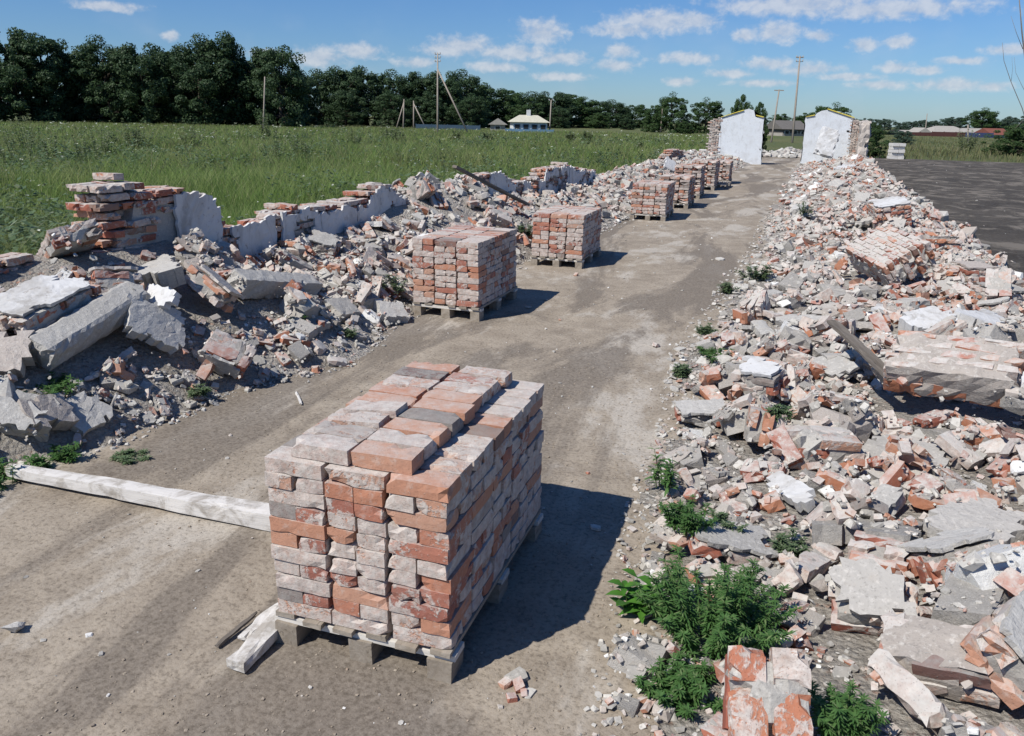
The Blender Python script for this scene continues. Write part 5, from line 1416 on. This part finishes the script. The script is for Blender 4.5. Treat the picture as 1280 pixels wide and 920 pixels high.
# ---------------------------------------------------------------- houses and fences far off
def house(label, u0, u1, vb, vw, vr, D, wall, roof, kind='hip', depth=6.0, turn=0.0, nwin=3, trim=None, chimney=False):
    a = np.array([0, 0, CAM_H]) + ray(u0, vb) * D; b = np.array([0, 0, CAM_H]) + ray(u1, vb) * D
    hw = (np.array([0, 0, CAM_H]) + ray((u0 + u1) / 2, vw) * D)[2]; hr = (np.array([0, 0, CAM_H]) + ray((u0 + u1) / 2, vr) * D)[2]
    w_ = math.hypot(b[0] - a[0], b[1] - a[1]); yaw = math.atan2(b[1] - a[1], b[0] - a[0]) + turn
    t = thing('house', label, 'house', ((a[0] + b[0]) / 2, (a[1] + b[1]) / 2, -0.1), (0, 0, yaw))
    link('wall', box_mesh('wall', (0, depth / 2, hw / 2), (w_, depth, hw), wall), None, t)
    bm = bmesh.new(); ov = 0.4; x, y0, y1 = w_ / 2 + ov, -ov, depth + ov
    vs = [bm.verts.new(p) for p in ((-x, y0, hw), (x, y0, hw), (x, y1, hw), (-x, y1, hw))]
    k = 0.3 * w_ if kind == 'hip' else 0.0
    if kind == 'gable_front': rd = [(0, y0, hr), (0, y1, hr)]
    else: rd = [(-x + k, depth / 2, hr), (x - k, depth / 2, hr)]
    r0, r1 = [bm.verts.new(p) for p in rd]
    if kind == 'gable_front':
        bm.faces.new([vs[0], vs[1], r0]); bm.faces.new([vs[2], vs[3], r1]); bm.faces.new([vs[1], vs[2], r1, r0]); bm.faces.new([vs[3], vs[0], r0, r1])
    else:
        bm.faces.new([vs[0], vs[1], r1, r0]); bm.faces.new([vs[2], vs[3], r0, r1]); bm.faces.new([vs[1], vs[2], r1]); bm.faces.new([vs[3], vs[0], r0])
    bm.faces.new(vs[::-1])
    rf = link('roof', from_bm('roof', bm, roof), None, t)
    if chimney: link('chimney', box_mesh('chimney', (0, 0, 0), (0.6, 0.6, 1.2), M['house_white']), None, rf, (0, depth / 2, hr + 0.2))
    for i in range(nwin):
        xx = (i + .5) / nwin * w_ - w_ / 2
        wn = link('window', box_mesh('window', (0, 0, 0), (0.95, 0.12, min(1.3, hw * .5)), trim or M['house_white']), None, t, (xx, -0.02, hw * .55))
        link('pane', box_mesh('pane', (0, 0, 0), (0.75, 0.06, min(1.1, hw * .42)), M['glass']), None, wn, (0, -0.05, 0))
    link('plinth', box_mesh('plinth', (0, depth / 2, 0.25), (w_ + .1, depth + .1, 0.5), trim or M['roof_grey']), None, t)
    return t
HW = [house('small white house with pale hipped roof and blue trim', 641, 684, 166, 152, 143, 125, M['house_white'], M['roof_pale'], 'hip', 5, 0.1, 4, M['house_blue'], True),
      house('little grey shed with gabled roof left of the white house', 613, 631, 164, 155, 147, 128, M['roof_grey'], M['roof_grey'], 'gable_front', 4, 0, 1),
      house('grey roofed house seen through the gateway', 976, 1010, 170, 161, 150, 140, M['roof_dark'], M['roof_dark'], 'gable', 6, 0.25, 3),
      house('long low house with grey hipped roof and brown front', 1166, 1212, 174, 165, 157, 185, M['house_white'], M['roof_grey'], 'hip', 8, 0, 4),
      house('grey roofed barn beside the red roofed house', 1212, 1244, 175, 168, 160, 190, M['house_white'], M['roof_grey'], 'gable', 8, 0, 3, M['house_blue']),
      house('red roofed white house at the far right', 1240, 1262, 176, 168, 160, 180, M['house_white'], M['roof_red'], 'gable', 8, 0, 2, M['house_blue']),
      house('dark shed with white gable left of the hip roofed house', 1146, 1162, 172, 166, 159, 185, M['house_white'], M['roof_grey'], 'gable_front', 5, 0, 0),
      house('low dark outbuilding at the end of the far houses', 1122, 1144, 172, 166, 162, 190, M['roof_grey'], M['roof_grey'], 'gable', 5, 0, 1)]
def fence(label, u0, u1, v0, D0, v1, D1, mat, h_):
    a = np.array([0, 0, CAM_H]) + ray(u0, v0) * D0; b = np.array([0, 0, CAM_H]) + ray(u1, v1) * D1
    L = math.hypot(b[0] - a[0], b[1] - a[1]); t = thing('fence', label, 'fence', (a[0], a[1], -0.1), (0, 0, math.atan2(b[1] - a[1], b[0] - a[0])))
    n = max(2, int(L / 2.5)); s = L / n; pm = box_mesh('panel', (s / 2, 0, h_ / 2 + 0.05), (s - .12, 0.05, h_), mat); qm = box_mesh('post', (0, 0, h_ / 2 + .08), (0.1, 0.1, h_ + .16), mat)
    for i in range(n): link('panel', pm, None, t, (i * s, 0, 0))
    for i in range(n + 1): link('post', qm, None, t, (i * s, 0.02, 0))
fence('long blue fence before the wood behind the strutted pole', 520, 600, 160, 128, 162, 126, M['fence_blue'], 0.8)
fence('blue fence in front of the white house', 632, 692, 166, 121, 166, 121, M['house_blue'], 0.45)
fence('brown fence before the long low house', 1164, 1208, 174, 176, 174, 176, M['fence_brown'], 1.0)
fence('dark blue fence before the grey roofed barn', 1206, 1240, 175, 174, 176, 172, M['fence_dark'], 1.0)
fence('dark brown fence left of the far houses', 1120, 1164, 173, 178, 173, 178, M['fence_brown'], 0.8)
# pile of pale blocks at the far edge of the yard
p = at(1119, 198, 0); t = thing('block_pile', 'small square pile of pale blocks at the far yard edge', 'blocks', (p[0], p[1], -0.04), (0, 0, 0.25))
bmx = box_mesh('block', (0, 0, 0), (0.40, 0.20, 0.19), M['pale_block'], 0, 0.006)
for k in range(5):
    for i in range(2):
        for j in range(2 if k % 2 else 4):
            if k % 2: link('block', bmx, None, t, ((i - .5) * 0.41, (j - .5) * 0.41, 0.1 + k * 0.205), (0, 0, random.uniform(-.06, .06) + (math.pi / 2 if False else 0)))
            else: link('block', bmx, None, t, ((i - .5) * 0.41, (j - 1.5) * 0.21, 0.1 + k * 0.205), (0, 0, random.uniform(-.05, .05)))
